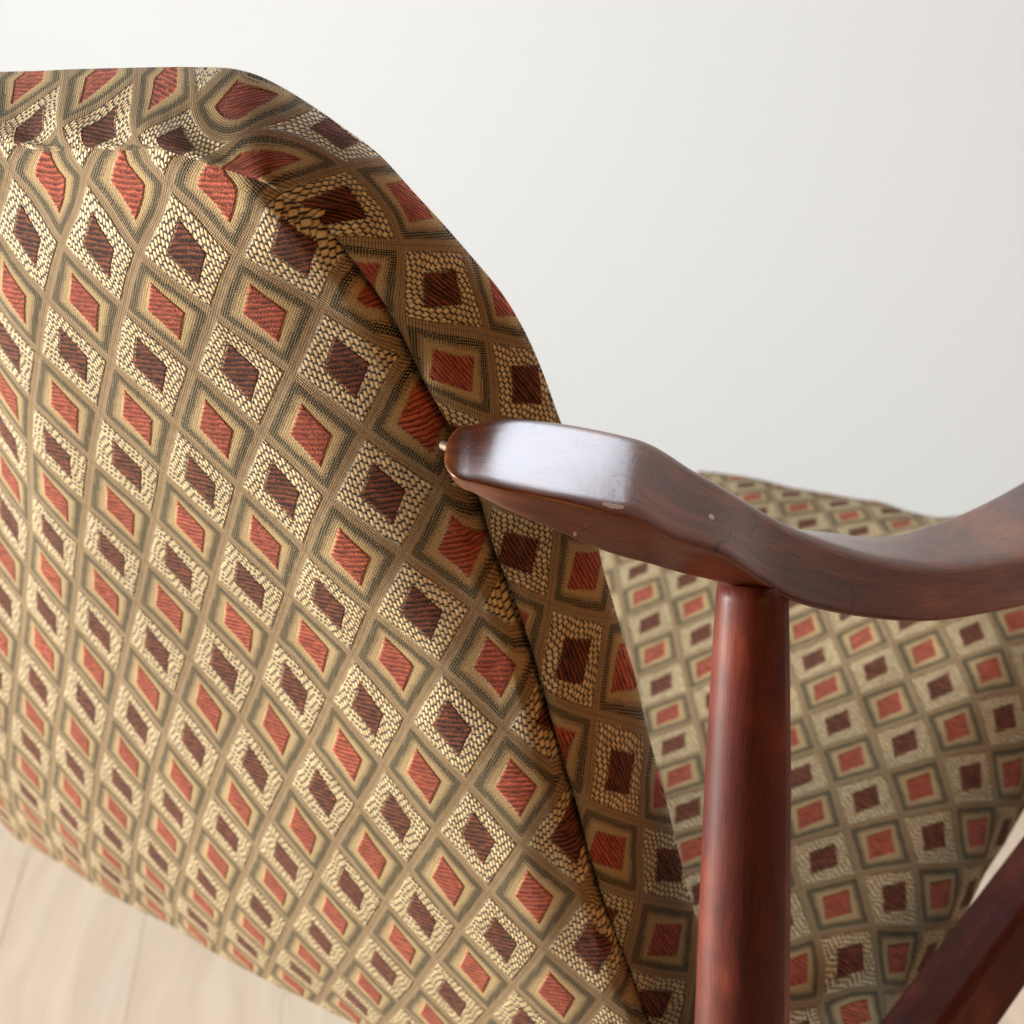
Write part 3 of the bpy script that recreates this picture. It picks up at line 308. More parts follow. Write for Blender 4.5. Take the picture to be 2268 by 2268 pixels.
SEAT_G=[-5950,9442,-5507,-5961,9202,-5443,-5970,8960,-5384,-5977,8716,-5332,-5981,8470,-5291,-5984,8223,-5264,-5987,7974,-5249,-5989,7725,-5245,-5990,7476,-5250,-5989,7228,-5263,-5989,6980,-5282,-5988,6732,-5306,-5989,6485,-5335,-5989,6238,-5366,-5989,5991,-5400,-5988,5743,-5435,-5986,5496,-5470,-5984,5249,-5506,-5980,5002,-5542,-5976,4755,-5579,-5972,4508,-5616,-5967,4262,-5653,-5962,4016,-5690,-5957,3770,-5728,-5952,3524,-5765,-5948,3278,-5802,-5750,9435,-5507,-5761,9196,-5436,-5771,8957,-5369,-5779,8715,-5310,-5782,8470,-5266,-5786,8222,-5239,-5789,7974,-5226,-5791,7724,-5224,-5791,7475,-5230,-5790,7227,-5244,-5789,6979,-5264,-5789,6731,-5289,-5789,6484,-5319,-5790,6236,-5350,-5790,5989,-5382,-5789,5742,-5414,-5788,5495,-5447,-5786,5247,-5480,-5783,5000,-5513,-5779,4753,-5546,-5775,4506,-5581,-5770,4260,-5616,-5766,4014,-5652,-5761,3767,-5688,-5756,3521,-5724,-5752,3275,-5760,-5550,9427,-5510,-5561,9191,-5432,-5572,8954,-5356,-5581,8714,-5287,-5583,8469,-5241,-5587,8222,-5215,-5590,7973,-5203,-5592,7723,-5202,-5592,7474,-5210,-5591,7225,-5225,-5590,6977,-5246,-5589,6730,-5273,-5590,6483,-5303,-5590,6235,-5334,-5590,5988,-5365,-5590,5740,-5395,-5589,5493,-5424,-5587,5246,-5453,-5585,4998,-5483,-5582,4751,-5514,-5578,4504,-5546,-5574,4257,-5579,-5569,4011,-5613,-5565,3765,-5648,-5561,3519,-5684,-5556,3273,-5719,-5349,9418,-5516,-5361,9184,-5434,-5374,8949,-5350,-5384,8714,-5267,-5383,8469,-5219,-5388,8222,-5194,-5392,7972,-5183,-5394,7722,-5183,-5393,7473,-5191,-5392,7224,-5207,-5390,6976,-5230,-5390,6729,-5259,-5390,6482,-5290,-5391,6235,-5321,-5391,5987,-5350,-5391,5739,-5377,-5391,5491,-5402,-5389,5244,-5428,-5387,4996,-5454,-5384,4749,-5481,-5381,4502,-5511,-5377,4255,-5542,-5373,4008,-5575,-5369,3762,-5609,-5365,3516,-5643,-5361,3270,-5677,-5148,9408,-5524,-5160,9175,-5440,-5176,8940,-5358,-5185,8709,-5268,-5179,8471,-5209,-5190,8220,-5180,-5194,7969,-5167,-5195,7720,-5167,-5194,7471,-5176,-5193,7223,-5193,-5190,6976,-5216,-5189,6729,-5249,-5191,6482,-5281,-5192,6234,-5311,-5192,5986,-5338,-5192,5738,-5361,-5192,5490,-5382,-5191,5242,-5403,-5190,4994,-5425,-5187,4746,-5449,-5184,4499,-5476,-5180,4252,-5505,-5176,4006,-5537,-5172,3759,-5569,-5168,3513,-5602,-5165,3267,-5636,-4946,9398,-5533,-4959,9167,-5443,-4977,8936,-5353,-4989,8701,-5268,-4986,8460,-5210,-4992,8213,-5175,-4995,7965,-5158,-4996,7716,-5155,-4995,7468,-5165,-4993,7220,-5184,-4991,6974,-5211,-4988,6730,-5244,-4992,6481,-5276,-4993,6233,-5305,-4993,5984,-5329,-4993,5736,-5347,-4993,5488,-5363,-4993,5240,-5379,-4992,4992,-5397,-4990,4744,-5417,-4987,4497,-5442,-4983,4250,-5469,-4980,4003,-5499,-4976,3757,-5531,-4972,3510,-5563,-4969,3264,-5595,-4743,9386,-5543,-4756,9159,-5447,-4778,8930,-5352,-4790,8694,-5274,-4790,8452,-5218,-4793,8207,-5178,-4796,7960,-5155,-4796,7712,-5148,-4795,7464,-5156,-4793,7217,-5177,-4791,6971,-5206,-4790,6724,-5237,-4793,6478,-5271,-4794,6230,-5302,-4793,5983,-5322,-4794,5735,-5336,-4794,5486,-5346,-4795,5238,-5356,-4794,4990,-5369,-4792,4742,-5387,-4790,4495,-5409,-4786,4247,-5435,-4783,4001,-5463,-4779,3754,-5493,-4775,3507,-5524,-4772,3261,-5555,-4539,9374,-5550,-4551,9148,-5452,-4583,8923,-5350,-4592,8686,-5271,-4593,8447,-5217,-4595,8202,-5181,-4597,7956,-5153,-4597,7709,-5142,-4596,7461,-5149,-4593,7214,-5168,-4591,6967,-5195,-4592,6720,-5225,-4596,6474,-5264,-4594,6226,-5299,-4592,5980,-5315,-4594,5733,-5323,-4596,5485,-5328,-4596,5236,-5334,-4596,4988,-5343,-4594,4740,-5358,-4592,4493,-5378,-4589,4245,-5402,-4585,3999,-5429,-4582,3752,-5457,-4578,3505,-5487,-4575,3259,-5517,-4336,9366,-5550,-4342,9135,-5456,-4393,8913,-5338,-4390,8687,-5258,-4394,8445,-5210,-4397,8200,-5176,-4398,7954,-5148,-4398,7707,-5136,-4396,7460,-5141,-4393,7212,-5160,-4390,6965,-5188,-4393,6717,-5220,-4400,6467,-5254,-4394,6225,-5284,-4391,5980,-5301,-4395,5731,-5309,-4397,5483,-5310,-4398,5235,-5312,-4398,4987,-5319,-4396,4739,-5331,-4394,4491,-5349,-4391,4244,-5372,-4387,3997,-5397,-4384,3750,-5424,-4381,3503,-5452,-4378,3257,-5480,-4132,9377,-5537,-4123,9142,-5466,-4165,8911,-5371,-4188,8691,-5256,-4195,8447,-5204,-4201,8198,-5169,-4199,7954,-5138,-4198,7707,-5125,-4197,7460,-5130,-4193,7213,-5152,-4188,6967,-5182,-4192,6720,-5215,-4196,6473,-5244,-4193,6226,-5269,-4192,5977,-5285,-4197,5727,-5294,-4198,5481,-5290,-4199,5234,-5291,-4200,4986,-5297,-4198,4738,-5308,-4195,4490,-5324,-4192,4243,-5345,-4189,3996,-5368,-4186,3749,-5393,-4183,3502,-5419,-4180,3255,-5446,-3932,9389,-5504,-3929,9146,-5447,-3938,8911,-5379,-3982,8686,-5268,-3996,8445,-5198,-4000,8202,-5150,-4000,7956,-5120,-4000,7708,-5108,-3998,7461,-5117,-3994,7215,-5141,-3985,6972,-5175,-3992,6723,-5209,-3994,6474,-5233,-3993,6227,-5253,-3993,5978,-5268,-3996,5729,-5274,-4000,5480,-5270,-3999,5234,-5275,-4002,4986,-5281,-3999,4737,-5290,-3995,4490,-5304,-3992,4243,-5322,-3990,3996,-5343,-3988,3749,-5365,-3985,3502,-5389,-3982,3255,-5414,-3738,9400,-5446,-3740,9158,-5388,-3753,8917,-5319,-3782,8685,-5234,-3796,8447,-5168,-3801,8203,-5122,-3802,7957,-5096,-3801,7709,-5089,-3799,7461,-5101,-3795,7214,-5128,-3790,6967,-5164,-3792,6720,-5200,-3791,6475,-5219,-3793,6228,-5239,-3793,5980,-5255,-3793,5732,-5264,-3797,5484,-5266,-3798,5236,-5270,-3805,4986,-5272,-3800,4737,-5278,-3794,4490,-5289,-3792,4244,-5304,-3791,3997,-5321,-3789,3749,-5341,-3786,3502,-5363,-3783,3255,-5387,-3552,9412,-5372,-3558,9171,-5312,-3570,8930,-5247,-3588,8691,-5182,-3598,8449,-5129,-3603,8205,-5092,-3604,7957,-5072,-3603,7709,-5070,-3601,7461,-5085,-3597,7213,-5112,-3594,6966,-5144,-3591,6722,-5173,-3589,6478,-5200,-3593,6230,-5227,-3593,5983,-5248,-3590,5735,-5261,-3594,5486,-5265,-3599,5235,-5268,-3612,4980,-5269,-3598,4737,-5273,-3592,4492,-5280,-3591,4246,-5290,-3591,3999,-5303,-3590,3751,-5321,-3587,3503,-5342,-3583,3256,-5365,-3367,9425,-5293,-3375,9183,-5236,-3384,8940,-5180,-3394,8697,-5130,-3401,8452,-5091,-3404,8205,-5065,-3405,7958,-5052,-3405,7709,-5055,-3403,7461,-5074,-3398,7214,-5104,-3394,6969,-5135,-3389,6724,-5153,-3389,6478,-5193,-3393,6232,-5224,-3393,5987,-5248,-3385,5742,-5263,-3393,5490,-5266,-3399,5240,-5270,-3405,4991,-5272,-3396,4744,-5273,-3390,4497,-5275,-3390,4250,-5281,-3391,4002,-5292,-3390,3754,-5309,-3387,3506,-5329,-3383,3258,-5351,-3181,9435,-5220,-3186,9191,-5172,-3192,8946,-5126,-3198,8700,-5090,-3202,8454,-5063,-3204,8206,-5048,-3205,7958,-5042,-3206,7709,-5049,-3206,7461,-5070,-3199,7215,-5107,-3192,6970,-5145,-3190,6724,-5167,-3189,6479,-5205,-3192,6234,-5231,-3193,5988,-5254,-3190,5741,-5263,-3192,5494,-5270,-3198,5245,-5280,-3201,4997,-5281,-3194,4749,-5278,-3185,4503,-5277,-3189,4255,-5281,-3192,4006,-5291,-3191,3757,-5308,-3187,3509,-5327,-3183,3261,-5347,-2990,9442,-5160,-2993,9196,-5122,-2996,8949,-5089,-3000,8702,-5065,-3002,8454,-5051,-3004,8206,-5046,-3005,7958,-5049,-3007,7710,-5060,-3010,7461,-5081,-3000,7215,-5116,-2993,6969,-5141,-2990,6724,-5174,-2989,6480,-5210,-2991,6236,-5242,-2994,5990,-5271,-2995,5742,-5279,-2994,5496,-5289,-2997,5249,-5304,-3001,5003,-5301,-2992,4755,-5291,-2979,4509,-5292,-2990,4261,-5298,-2995,4011,-5311,-2993,3761,-5326,-2988,3513,-5340,-2982,3265,-5353,-2794,9445,-5115,-2796,9198,-5090,-2798,8950,-5070,-2800,8702,-5058,-2802,8454,-5055,-2804,8205,-5061,-2807,7958,-5075,-2811,7710,-5094,-2820,7462,-5117,-2804,7218,-5141,-2795,6972,-5158,-2793,6727,-5200,-2791,6484,-5242,-2796,6238,-5278,-2801,5993,-5319,-2800,5747,-5322,-2799,5501,-5329,-2801,5256,-5339,-2805,5009,-5342,-2796,4764,-5327,-2773,4518,-5336,-2802,4265,-5354,-2805,4015,-5364,-2799,3766,-5366,-2790,3518,-5367,-2781,3270,-5368,-2596,9446,-5087,-2597,9198,-5075,-2598,8950,-5067,-2600,8701,-5066,-2603,8453,-5075,-2606,8206,-5092,-2611,7959,-5117,-2618,7713,-5149,-2626,7469,-5183,-2620,7225,-5216,-2615,6980,-5247,-2613,6737,-5286,-2619,6494,-5336,-2615,6248,-5357,-2619,6001,-5383,-2617,5754,-5400,-2620,5508,-5411,-2616,5263,-5417,-2626,5018,-5418,-2621,4775,-5418,-2661,4523,-5476,-2644,4267,-5466,-2623,4019,-5438,-2606,3773,-5415,-2593,3525,-5400,-2581,3278,-5389,-2395,9445,-5074,-2397,9197,-5075,-2399,8948,-5079,-2402,8700,-5089,-2405,8453,-5108,-2411,8206,-5136,-2418,7961,-5172,-2428,7718,-5215,-2438,7475,-5262,-2443,7233,-5310,-2451,6990,-5360,-2464,6748,-5418,-2484,6505,-5482,-2481,6259,-5503,-2491,6012,-5526,-2480,5763,-5540,-2485,5515,-5552,-2485,5266,-5562,-2498,5017,-5563,-2473,4770,-5532,-2485,4524,-5470,-2449,4278,-5476,-2428,4030,-5467,-2411,3782,-5448,-2396,3535,-5428,-2382,3288,-5411,-2195,9444,-5074,-2197,9195,-5086,-2200,8947,-5101,-2204,8700,-5122,-2210,8454,-5151,-2218,8208,-5188,-2228,7965,-5233,-2240,7723,-5285,-2253,7482,-5342,-2265,7241,-5401,-2279,7000,-5462,-2296,6759,-5524,-2312,6516,-5581,-2318,6268,-5615,-2324,6020,-5639,-2322,5770,-5657,-2322,5520,-5667,-2320,5269,-5668,-2315,5019,-5648,-2294,4774,-5600,-2283,4534,-5532,-2254,4290,-5504,-2232,4042,-5488,-2214,3794,-5471,-2198,3547,-5452,-2182,3300,-5432,-1995,9441,-5085,-1999,9194,-5107,-2003,8947,-5132,-2008,8700,-5163,-2016,8455,-5200,-2026,8211,-5245,-2038,7968,-5298,-2053,7728,-5357,-2068,7488,-5419,-2084,7248,-5484,-2100,7007,-5548,-2116,6765,-5609,-2129,6521,-5661,-2138,6274,-5700,-2144,6025,-5727,-2143,5775,-5744,-2141,5524,-5749,-2134,5274,-5739,-2123,5026,-5707,-2104,4782,-5654,-2086,4542,-5591,-2059,4300,-5547,-2036,4054,-5518,-2017,3806,-5496,-1999,3559,-5474,-1983,3312,-5453,-1795,9439,-5103,-1800,9193,-5134,-1806,8946,-5168,-1813,8701,-5206,-1823,8457,-5252,-1835,8214,-5304,-1849,7973,-5363,-1866,7733,-5427,-1883,7493,-5494,-1899,7254,-5560,-1916,7013,-5625,-1931,6770,-5683,-1943,6525,-5733,-1952,6278,-5771,-1957,6029,-5798,-1956,5779,-5813,-1952,5529,-5812,-1943,5279,-5794,-1930,5033,-5757,-1911,4790,-5704,-1891,4550,-5645,-1865,4309,-5594,-1840,4064,-5555,-1820,3818,-5525,-1802,3571,-5499,-1784,3325,-5474,-1597,9437,-5125,-1603,9192,-5163,-1610,8946,-5205,-1619,8702,-5251,-1630,8459,-5305,-1644,8217,-5364,-1660,7977,-5428,-1678,7738,-5496,-1696,7499,-5566,-1714,7260,-5634,-1730,7019,-5697,-1744,6775,-5754,-1756,6530,-5801,-1764,6282,-5839,-1768,6033,-5863,-1767,5783,-5874,-1761,5533,-5869,-1750,5284,-5846,-1736,5039,-5806,-1718,4797,-5754,-1697,4557,-5695,-1670,4318,-5641,-1645,4075,-5595,-1623,3830,-5557,-1604,3584,-5526,-1586,3337,-5497]
BOX_P=[-7867,2170,-1120,-7935,2226,-1078,-8002,2280,-1039,-8071,2334,-1003,-8130,2381,-975,-8180,2419,-957,-8222,2449,-948,-8254,2470,-947,-8369,2543,-972,-8488,2613,-1019,-8605,2674,-1102,-8712,2717,-1232,-8802,2735,-1421,-7676,2227,-1103,-7744,2283,-1061,-7811,2337,-1022,-7880,2391,-986,-7939,2438,-958,-7989,2476,-940,-8031,2506,-931,-8063,2527,-930,-8178,2600,-955,-8297,2670,-1002,-8414,2731,-1085,-8521,2774,-1215,-8611,2792,-1405,-7485,2284,-1086,-7553,2340,-1044,-7620,2394,-1005,-7689,2448,-969,-7748,2494,-941,-7798,2533,-923,-7840,2563,-914,-7872,2584,-913,-7987,2657,-938,-8106,2727,-985,-8223,2787,-1068,-8330,2831,-1198,-8420,2849,-1387,-7294,2341,-1068,-7362,2396,-1026,-7429,2450,-988,-7497,2505,-951,-7557,2551,-924,-7607,2589,-905,-7648,2619,-896,-7680,2641,-896,-7795,2713,-920,-7915,2784,-968,-8032,2844,-1051,-8139,2887,-1181,-8229,2906,-1370,-7103,2397,-1051,-7171,2453,-1009,-7237,2506,-970,-7306,2561,-933,-7365,2607,-906,-7416,2646,-888,-7457,2675,-878,-7489,2697,-878,-7604,2770,-903,-7724,2840,-950,-7841,2900,-1033,-7948,2944,-1163,-8037,2962,-1352,-6911,2453,-1033,-6979,2508,-991,-7046,2562,-952,-7114,2617,-916,-7174,2663,-888,-7224,2701,-870,-7265,2731,-861,-7297,2753,-860,-7412,2825,-885,-7532,2896,-932,-7649,2956,-1015,-7756,2999,-1145,-7846,3018,-1334,-6719,2508,-1015,-6787,2563,-973,-6854,2617,-934,-6922,2671,-898,-6982,2718,-870,-7032,2756,-852,-7073,2786,-842,-7105,2808,-842,-7220,2880,-867,-7340,2950,-914,-7457,3011,-997,-7564,3054,-1127,-7654,3073,-1316,-6526,2561,-997,-6594,2616,-955,-6661,2670,-916,-6730,2725,-879,-6789,2771,-852,-6839,2809,-834,-6881,2839,-824,-6913,2861,-824,-7028,2933,-849,-7147,3004,-896,-7264,3064,-979,-7371,3108,-1109,-7461,3126,-1298,-6333,2612,-979,-6401,2668,-937,-6468,2722,-898,-6536,2776,-862,-6596,2823,-834,-6646,2861,-816,-6687,2891,-807,-6719,2912,-806,-6834,2985,-831,-6954,3055,-878,-7071,3116,-961,-7178,3159,-1091,-7268,3177,-1280,-6139,2661,-961,-6206,2716,-919,-6273,2770,-881,-6342,2825,-844,-6401,2871,-817,-6452,2909,-798,-6493,2939,-789,-6525,2961,-789,-6640,3033,-813,-6759,3103,-861,-6876,3164,-944,-6983,3207,-1074,-7073,3226,-1263,-5943,2706,-945,-6011,2761,-903,-6077,2815,-864,-6146,2870,-828,-6206,2916,-800,-6256,2954,-782,-6297,2984,-773,-6329,3006,-772,-6444,3078,-797,-6564,3148,-844,-6681,3209,-927,-6788,3252,-1057,-6878,3271,-1246,-5746,2747,-930,-5814,2802,-888,-5881,2856,-849,-5949,2911,-812,-6009,2957,-785,-6059,2995,-767,-6100,3025,-757,-6132,3047,-757,-6247,3119,-782,-6367,3189,-829,-6484,3250,-912,-6591,3293,-1042,-6681,3312,-1231,-5548,2784,-916,-5616,2839,-875,-5682,2893,-836,-5751,2948,-799,-5810,2994,-772,-5861,3032,-754,-5902,3062,-744,-5934,3084,-744,-6049,3156,-768,-6169,3227,-816,-6286,3287,-899,-6393,3330,-1029,-6482,3349,-1218,-5348,2816,-906,-5416,2871,-865,-5482,2925,-826,-5551,2980,-789,-5610,3026,-762,-5661,3064,-744,-5702,3094,-734,-5734,3116,-734,-5849,3188,-758,-5969,3259,-806,-6086,3319,-889,-6193,3363,-1019,-6283,3381,-1208,-5146,2841,-901,-5214,2896,-859,-5281,2950,-820,-5349,3005,-784,-5409,3051,-757,-5459,3089,-738,-5500,3119,-729,-5532,3141,-729,-5647,3213,-753,-5767,3283,-801,-5884,3344,-884,-5991,3387,-1014,-6081,3406,-1203,-4943,2855,-902,-5010,2910,-860,-5077,2964,-821,-5146,3019,-785,-5205,3065,-757,-5256,3103,-739,-5297,3133,-730,-5329,3155,-729,-5444,3228,-754,-5563,3298,-801,-5680,3358,-884,-5787,3402,-1014,-5877,3420,-1203,-4738,2860,-909,-4806,2915,-867,-4873,2969,-828,-4941,3023,-792,-5001,3070,-765,-5051,3108,-746,-5092,3138,-737,-5124,3160,-737,-5239,3232,-761,-5359,3302,-809,-5476,3363,-891,-5583,3406,-1022,-5673,3424,-1211,-4532,2859,-924,-4599,2915,-882,-4666,2969,-843,-4735,3023,-807,-4794,3069,-779,-4845,3108,-761,-4886,3138,-752,-4918,3159,-751,-5033,3232,-776,-5152,3302,-823,-5269,3363,-906,-5376,3406,-1036,-5466,3424,-1225,-4174,2858,-932,-4228,2914,-889,-4283,2969,-848,-4339,3024,-810,-4389,3072,-781,-4432,3111,-762,-4469,3142,-752,-4499,3165,-752,-4611,3242,-777,-4729,3315,-826,-4845,3376,-908,-4955,3416,-1037,-5051,3427,-1224,-3793,2853,-922,-3847,2910,-881,-3900,2965,-842,-3956,3022,-807,-4005,3070,-780,-4048,3110,-762,-4084,3142,-753,-4113,3166,-753,-4221,3248,-780,-4334,3326,-829,-4446,3394,-914,-4550,3441,-1045,-4640,3460,-1234,-3624,2858,-945,-3659,2916,-899,-3695,2973,-856,-3733,3030,-815,-3769,3079,-785,-3801,3121,-765,-3831,3154,-755,-3858,3178,-755,-3964,3262,-782,-4077,3341,-831,-4193,3405,-913,-4307,3442,-1039,-4413,3443,-1220,-3512,2868,-972,-3530,2927,-923,-3550,2984,-877,-3573,3043,-834,-3596,3093,-802,-3619,3135,-780,-3643,3169,-769,-3668,3195,-769,-3772,3281,-797,-3886,3360,-845,-4005,3420,-924,-4127,3450,-1044,-4249,3437,-1215,-3419,2882,-1001,-3430,2942,-954,-3442,3001,-911,-3458,3061,-871,-3476,3112,-841,-3496,3155,-821,-3518,3190,-811,-3541,3216,-812,-3643,3304,-840,-3756,3383,-889,-3878,3442,-966,-4004,3468,-1082,-4134,3448,-1247,-3345,2900,-1045,-3343,2961,-1005,-3344,3021,-968,-3349,3082,-934,-3358,3134,-909,-3371,3178,-893,-3389,3213,-886,-3410,3240,-887,-3511,3329,-918,-3625,3408,-965,-3751,3463,-1038,-3887,3481,-1144,-4034,3447,-1291,-3306,2928,-1100,-3294,2991,-1065,-3284,3052,-1034,-3279,3114,-1004,-3281,3167,-983,-3288,3212,-970,-3302,3248,-964,-3322,3275,-967,-3421,3365,-999,-3535,3444,-1046,-3664,3498,-1115,-3809,3510,-1210,-3969,3468,-1340,-3257,2973,-1172,-3236,3036,-1143,-3219,3099,-1117,-3206,3162,-1093,-3201,3217,-1076,-3204,3262,-1067,-3215,3299,-1064,-3234,3326,-1068,-3331,3418,-1102,-3445,3497,-1149,-3576,3550,-1213,-3726,3561,-1300,-3897,3514,-1413,-3235,3021,-1275,-3205,3086,-1255,-3178,3150,-1238,-3157,3214,-1223,-3145,3270,-1213,-3143,3316,-1208,-3151,3353,-1209,-3168,3381,-1215,-3263,3473,-1252,-3377,3554,-1299,-3511,3606,-1357,-3669,3615,-1430,-3852,3565,-1520,-3227,3075,-1383,-3191,3139,-1364,-3160,3203,-1348,-3134,3268,-1333,-3119,3323,-1324,-3114,3369,-1320,-3120,3407,-1321,-3136,3435,-1328,-3230,3528,-1368,-3342,3608,-1417,-3475,3661,-1477,-3633,3671,-1549,-3818,3622,-1637,-3220,3131,-1505,-3179,3196,-1485,-3143,3259,-1467,-3112,3324,-1452,-3093,3379,-1442,-3085,3425,-1438,-3089,3463,-1440,-3104,3491,-1447,-3196,3584,-1489,-3307,3666,-1541,-3439,3719,-1604,-3596,3730,-1678,-3780,3682,-1767,-3220,3189,-1671,-3169,3253,-1645,-3123,3317,-1621,-3083,3381,-1601,-3056,3437,-1587,-3043,3483,-1581,-3043,3521,-1581,-3057,3549,-1588,-3147,3643,-1635,-3254,3725,-1690,-3384,3779,-1757,-3538,3791,-1837,-3720,3744,-1931,-3214,3223,-1807,-3153,3288,-1783,-3099,3351,-1761,-3050,3416,-1742,-3017,3471,-1730,-2999,3518,-1724,-2996,3555,-1726,-3008,3583,-1734,-3096,3677,-1783,-3203,3760,-1842,-3332,3815,-1909,-3487,3827,-1985,-3673,3780,-2073,-3194,3260,-1952,-3132,3325,-1931,-3077,3388,-1914,-3027,3453,-1899,-2992,3509,-1890,-2973,3555,-1887,-2970,3592,-1890,-2981,3620,-1900,-3067,3714,-1953,-3173,3796,-2014,-3301,3851,-2082,-3457,3863,-2158,-3645,3817,-2241,-3173,3277,-2057,-3112,3343,-2052,-3056,3407,-2048,-3007,3472,-2047,-2972,3528,-2049,-2953,3575,-2054,-2949,3612,-2063,-2960,3640,-2074,-3045,3733,-2131,-3150,3815,-2192,-3281,3871,-2255,-3442,3885,-2319,-3638,3844,-2381,-3142,3302,-2235,-3080,3368,-2242,-3023,3433,-2249,-2973,3499,-2259,-2937,3555,-2270,-2917,3602,-2281,-2913,3639,-2294,-2923,3667,-2308,-3006,3760,-2369,-3110,3842,-2433,-3240,3899,-2495,-3404,3917,-2552,-3605,3881,-2600,-3120,3310,-2472,-3059,3377,-2498,-3004,3443,-2525,-2955,3509,-2554,-2920,3566,-2580,-2901,3613,-2603,-2896,3651,-2623,-2907,3678,-2641,-2987,3769,-2707,-3089,3850,-2773,-3220,3910,-2832,-3386,3935,-2878,-3593,3912,-2904,-3074,3324,-2654,-3022,3392,-2677,-2975,3459,-2701,-2933,3526,-2727,-2904,3584,-2751,-2889,3631,-2773,-2886,3668,-2793,-2897,3696,-2811,-2976,3785,-2881,-3077,3865,-2952,-3205,3922,-3018,-3369,3943,-3073,-3574,3914,-3112,-3047,3326,-2837,-2996,3395,-2860,-2951,3462,-2884,-2910,3530,-2910,-2882,3588,-2934,-2867,3636,-2956,-2865,3673,-2977,-2876,3700,-2995,-2953,3788,-3069,-3052,3866,-3144,-3179,3921,-3215,-3340,3940,-3277,-3543,3909,-3323,-3020,3324,-2978,-2971,3393,-3000,-2927,3462,-3023,-2888,3530,-3047,-2862,3589,-3071,-2848,3636,-3093,-2846,3674,-3113,-2856,3701,-3132,-2932,3787,-3208,-3029,3864,-3287,-3154,3917,-3363,-3314,3933,-3430,-3514,3899,-3484,-2994,3316,-3110,-2948,3386,-3140,-2907,3455,-3170,-2871,3525,-3201,-2846,3583,-3230,-2833,3631,-3257,-2832,3669,-3280,-2843,3696,-3300,-2917,3781,-3379,-3013,3857,-3460,-3138,3910,-3536,-3298,3928,-3601,-3500,3898,-3650,-2964,3308,-3252,-2920,3380,-3291,-2880,3450,-3330,-2845,3520,-3371,-2822,3579,-3407,-2809,3627,-3438,-2808,3665,-3465,-2819,3691,-3487,-2892,3775,-3569,-2987,3851,-3651,-3111,3905,-3727,-3272,3927,-3789,-3477,3903,-3831,-2938,3300,-3390,-2894,3373,-3430,-2854,3443,-3470,-2819,3514,-3512,-2795,3574,-3549,-2783,3622,-3581,-2782,3660,-3608,-2792,3686,-3631,-2863,3769,-3715,-2957,3843,-3800,-3080,3896,-3879,-3239,3917,-3945,-3443,3891,-3991,-2906,3294,-3599,-2862,3368,-3643,-2823,3439,-3686,-2788,3511,-3731,-2764,3571,-3771,-2752,3620,-3806,-2750,3657,-3835,-2760,3683,-3859,-2829,3764,-3946,-2920,3837,-4035,-3042,3889,-4117,-3200,3908,-4186,-3403,3883,-4235,-2873,3283,-3799,-2829,3358,-3845,-2789,3430,-3891,-2754,3502,-3939,-2729,3563,-3981,-2716,3612,-4017,-2714,3649,-4048,-2723,3675,-4073,-2790,3754,-4163,-2880,3825,-4255,-2999,3875,-4341,-3156,3894,-4414,-3358,3868,-4466,-2844,3277,-3952,-2801,3352,-3998,-2762,3425,-4043,-2727,3498,-4090,-2703,3559,-4132,-2690,3608,-4169,-2688,3646,-4199,-2697,3671,-4225,-2763,3749,-4318,-2851,3818,-4412,-2969,3866,-4502,-3123,3882,-4580,-3323,3853,-4638,-2790,3278,-4136,-2754,3355,-4182,-2723,3428,-4228,-2694,3502,-4276,-2676,3564,-4319,-2666,3613,-4356,-2666,3650,-4387,-2676,3676,-4413,-2740,3752,-4508,-2825,3818,-4607,-2940,3863,-4702,-3092,3874,-4786,-3288,3838,-4853,-2714,3277,-4483,-2685,3355,-4525,-2660,3429,-4567,-2638,3504,-4612,-2624,3566,-4651,-2618,3616,-4687,-2619,3653,-4718,-2628,3677,-4744,-2689,3750,-4844,-2770,3812,-4949,-2879,3850,-5054,-3022,3851,-5152,-3207,3801,-5239,-2638,3293,-4688,-2610,3371,-4730,-2584,3445,-4772,-2562,3520,-4817,-2548,3582,-4856,-2542,3631,-4892,-2543,3669,-4923,-2553,3693,-4949,-2613,3766,-5049,-2695,3828,-5154,-2803,3866,-5259,-2946,3866,-5357,-3131,3816,-5444,-2564,3313,-4893,-2535,3391,-4935,-2510,3465,-4977,-2488,3540,-5022,-2474,3602,-5061,-2467,3652,-5097,-2469,3689,-5128,-2478,3713,-5154,-2539,3786,-5254,-2620,3848,-5359,-2729,3886,-5464,-2872,3887,-5562,-3057,3837,-5649,-2491,3337,-5098,-2462,3414,-5140,-2437,3489,-5182,-2415,3563,-5226,-2401,3625,-5266,-2395,3675,-5302,-2396,3712,-5332,-2405,3737,-5358,-2466,3810,-5458,-2547,3872,-5564,-2656,3910,-5669,-2799,3910,-5767,-2984,3860,-5854,-2419,3362,-5302,-2390,3440,-5344,-2365,3514,-5387,-2343,3589,-5431,-2329,3651,-5471,-2323,3700,-5506,-2324,3738,-5537,-2333,3762,-5563,-2394,3835,-5663,-2475,3897,-5768,-2584,3935,-5873,-2727,3935,-5972,-2912,3885,-6059,-2347,3388,-5507,-2319,3465,-5549,-2293,3540,-5591,-2271,3615,-5636,-2257,3677,-5676,-2251,3726,-5711,-2252,3763,-5742,-2262,3788,-5768,-2323,3861,-5868,-2404,3923,-5973,-2512,3961,-6078,-2656,3961,-6177,-2840,3911,-6264]
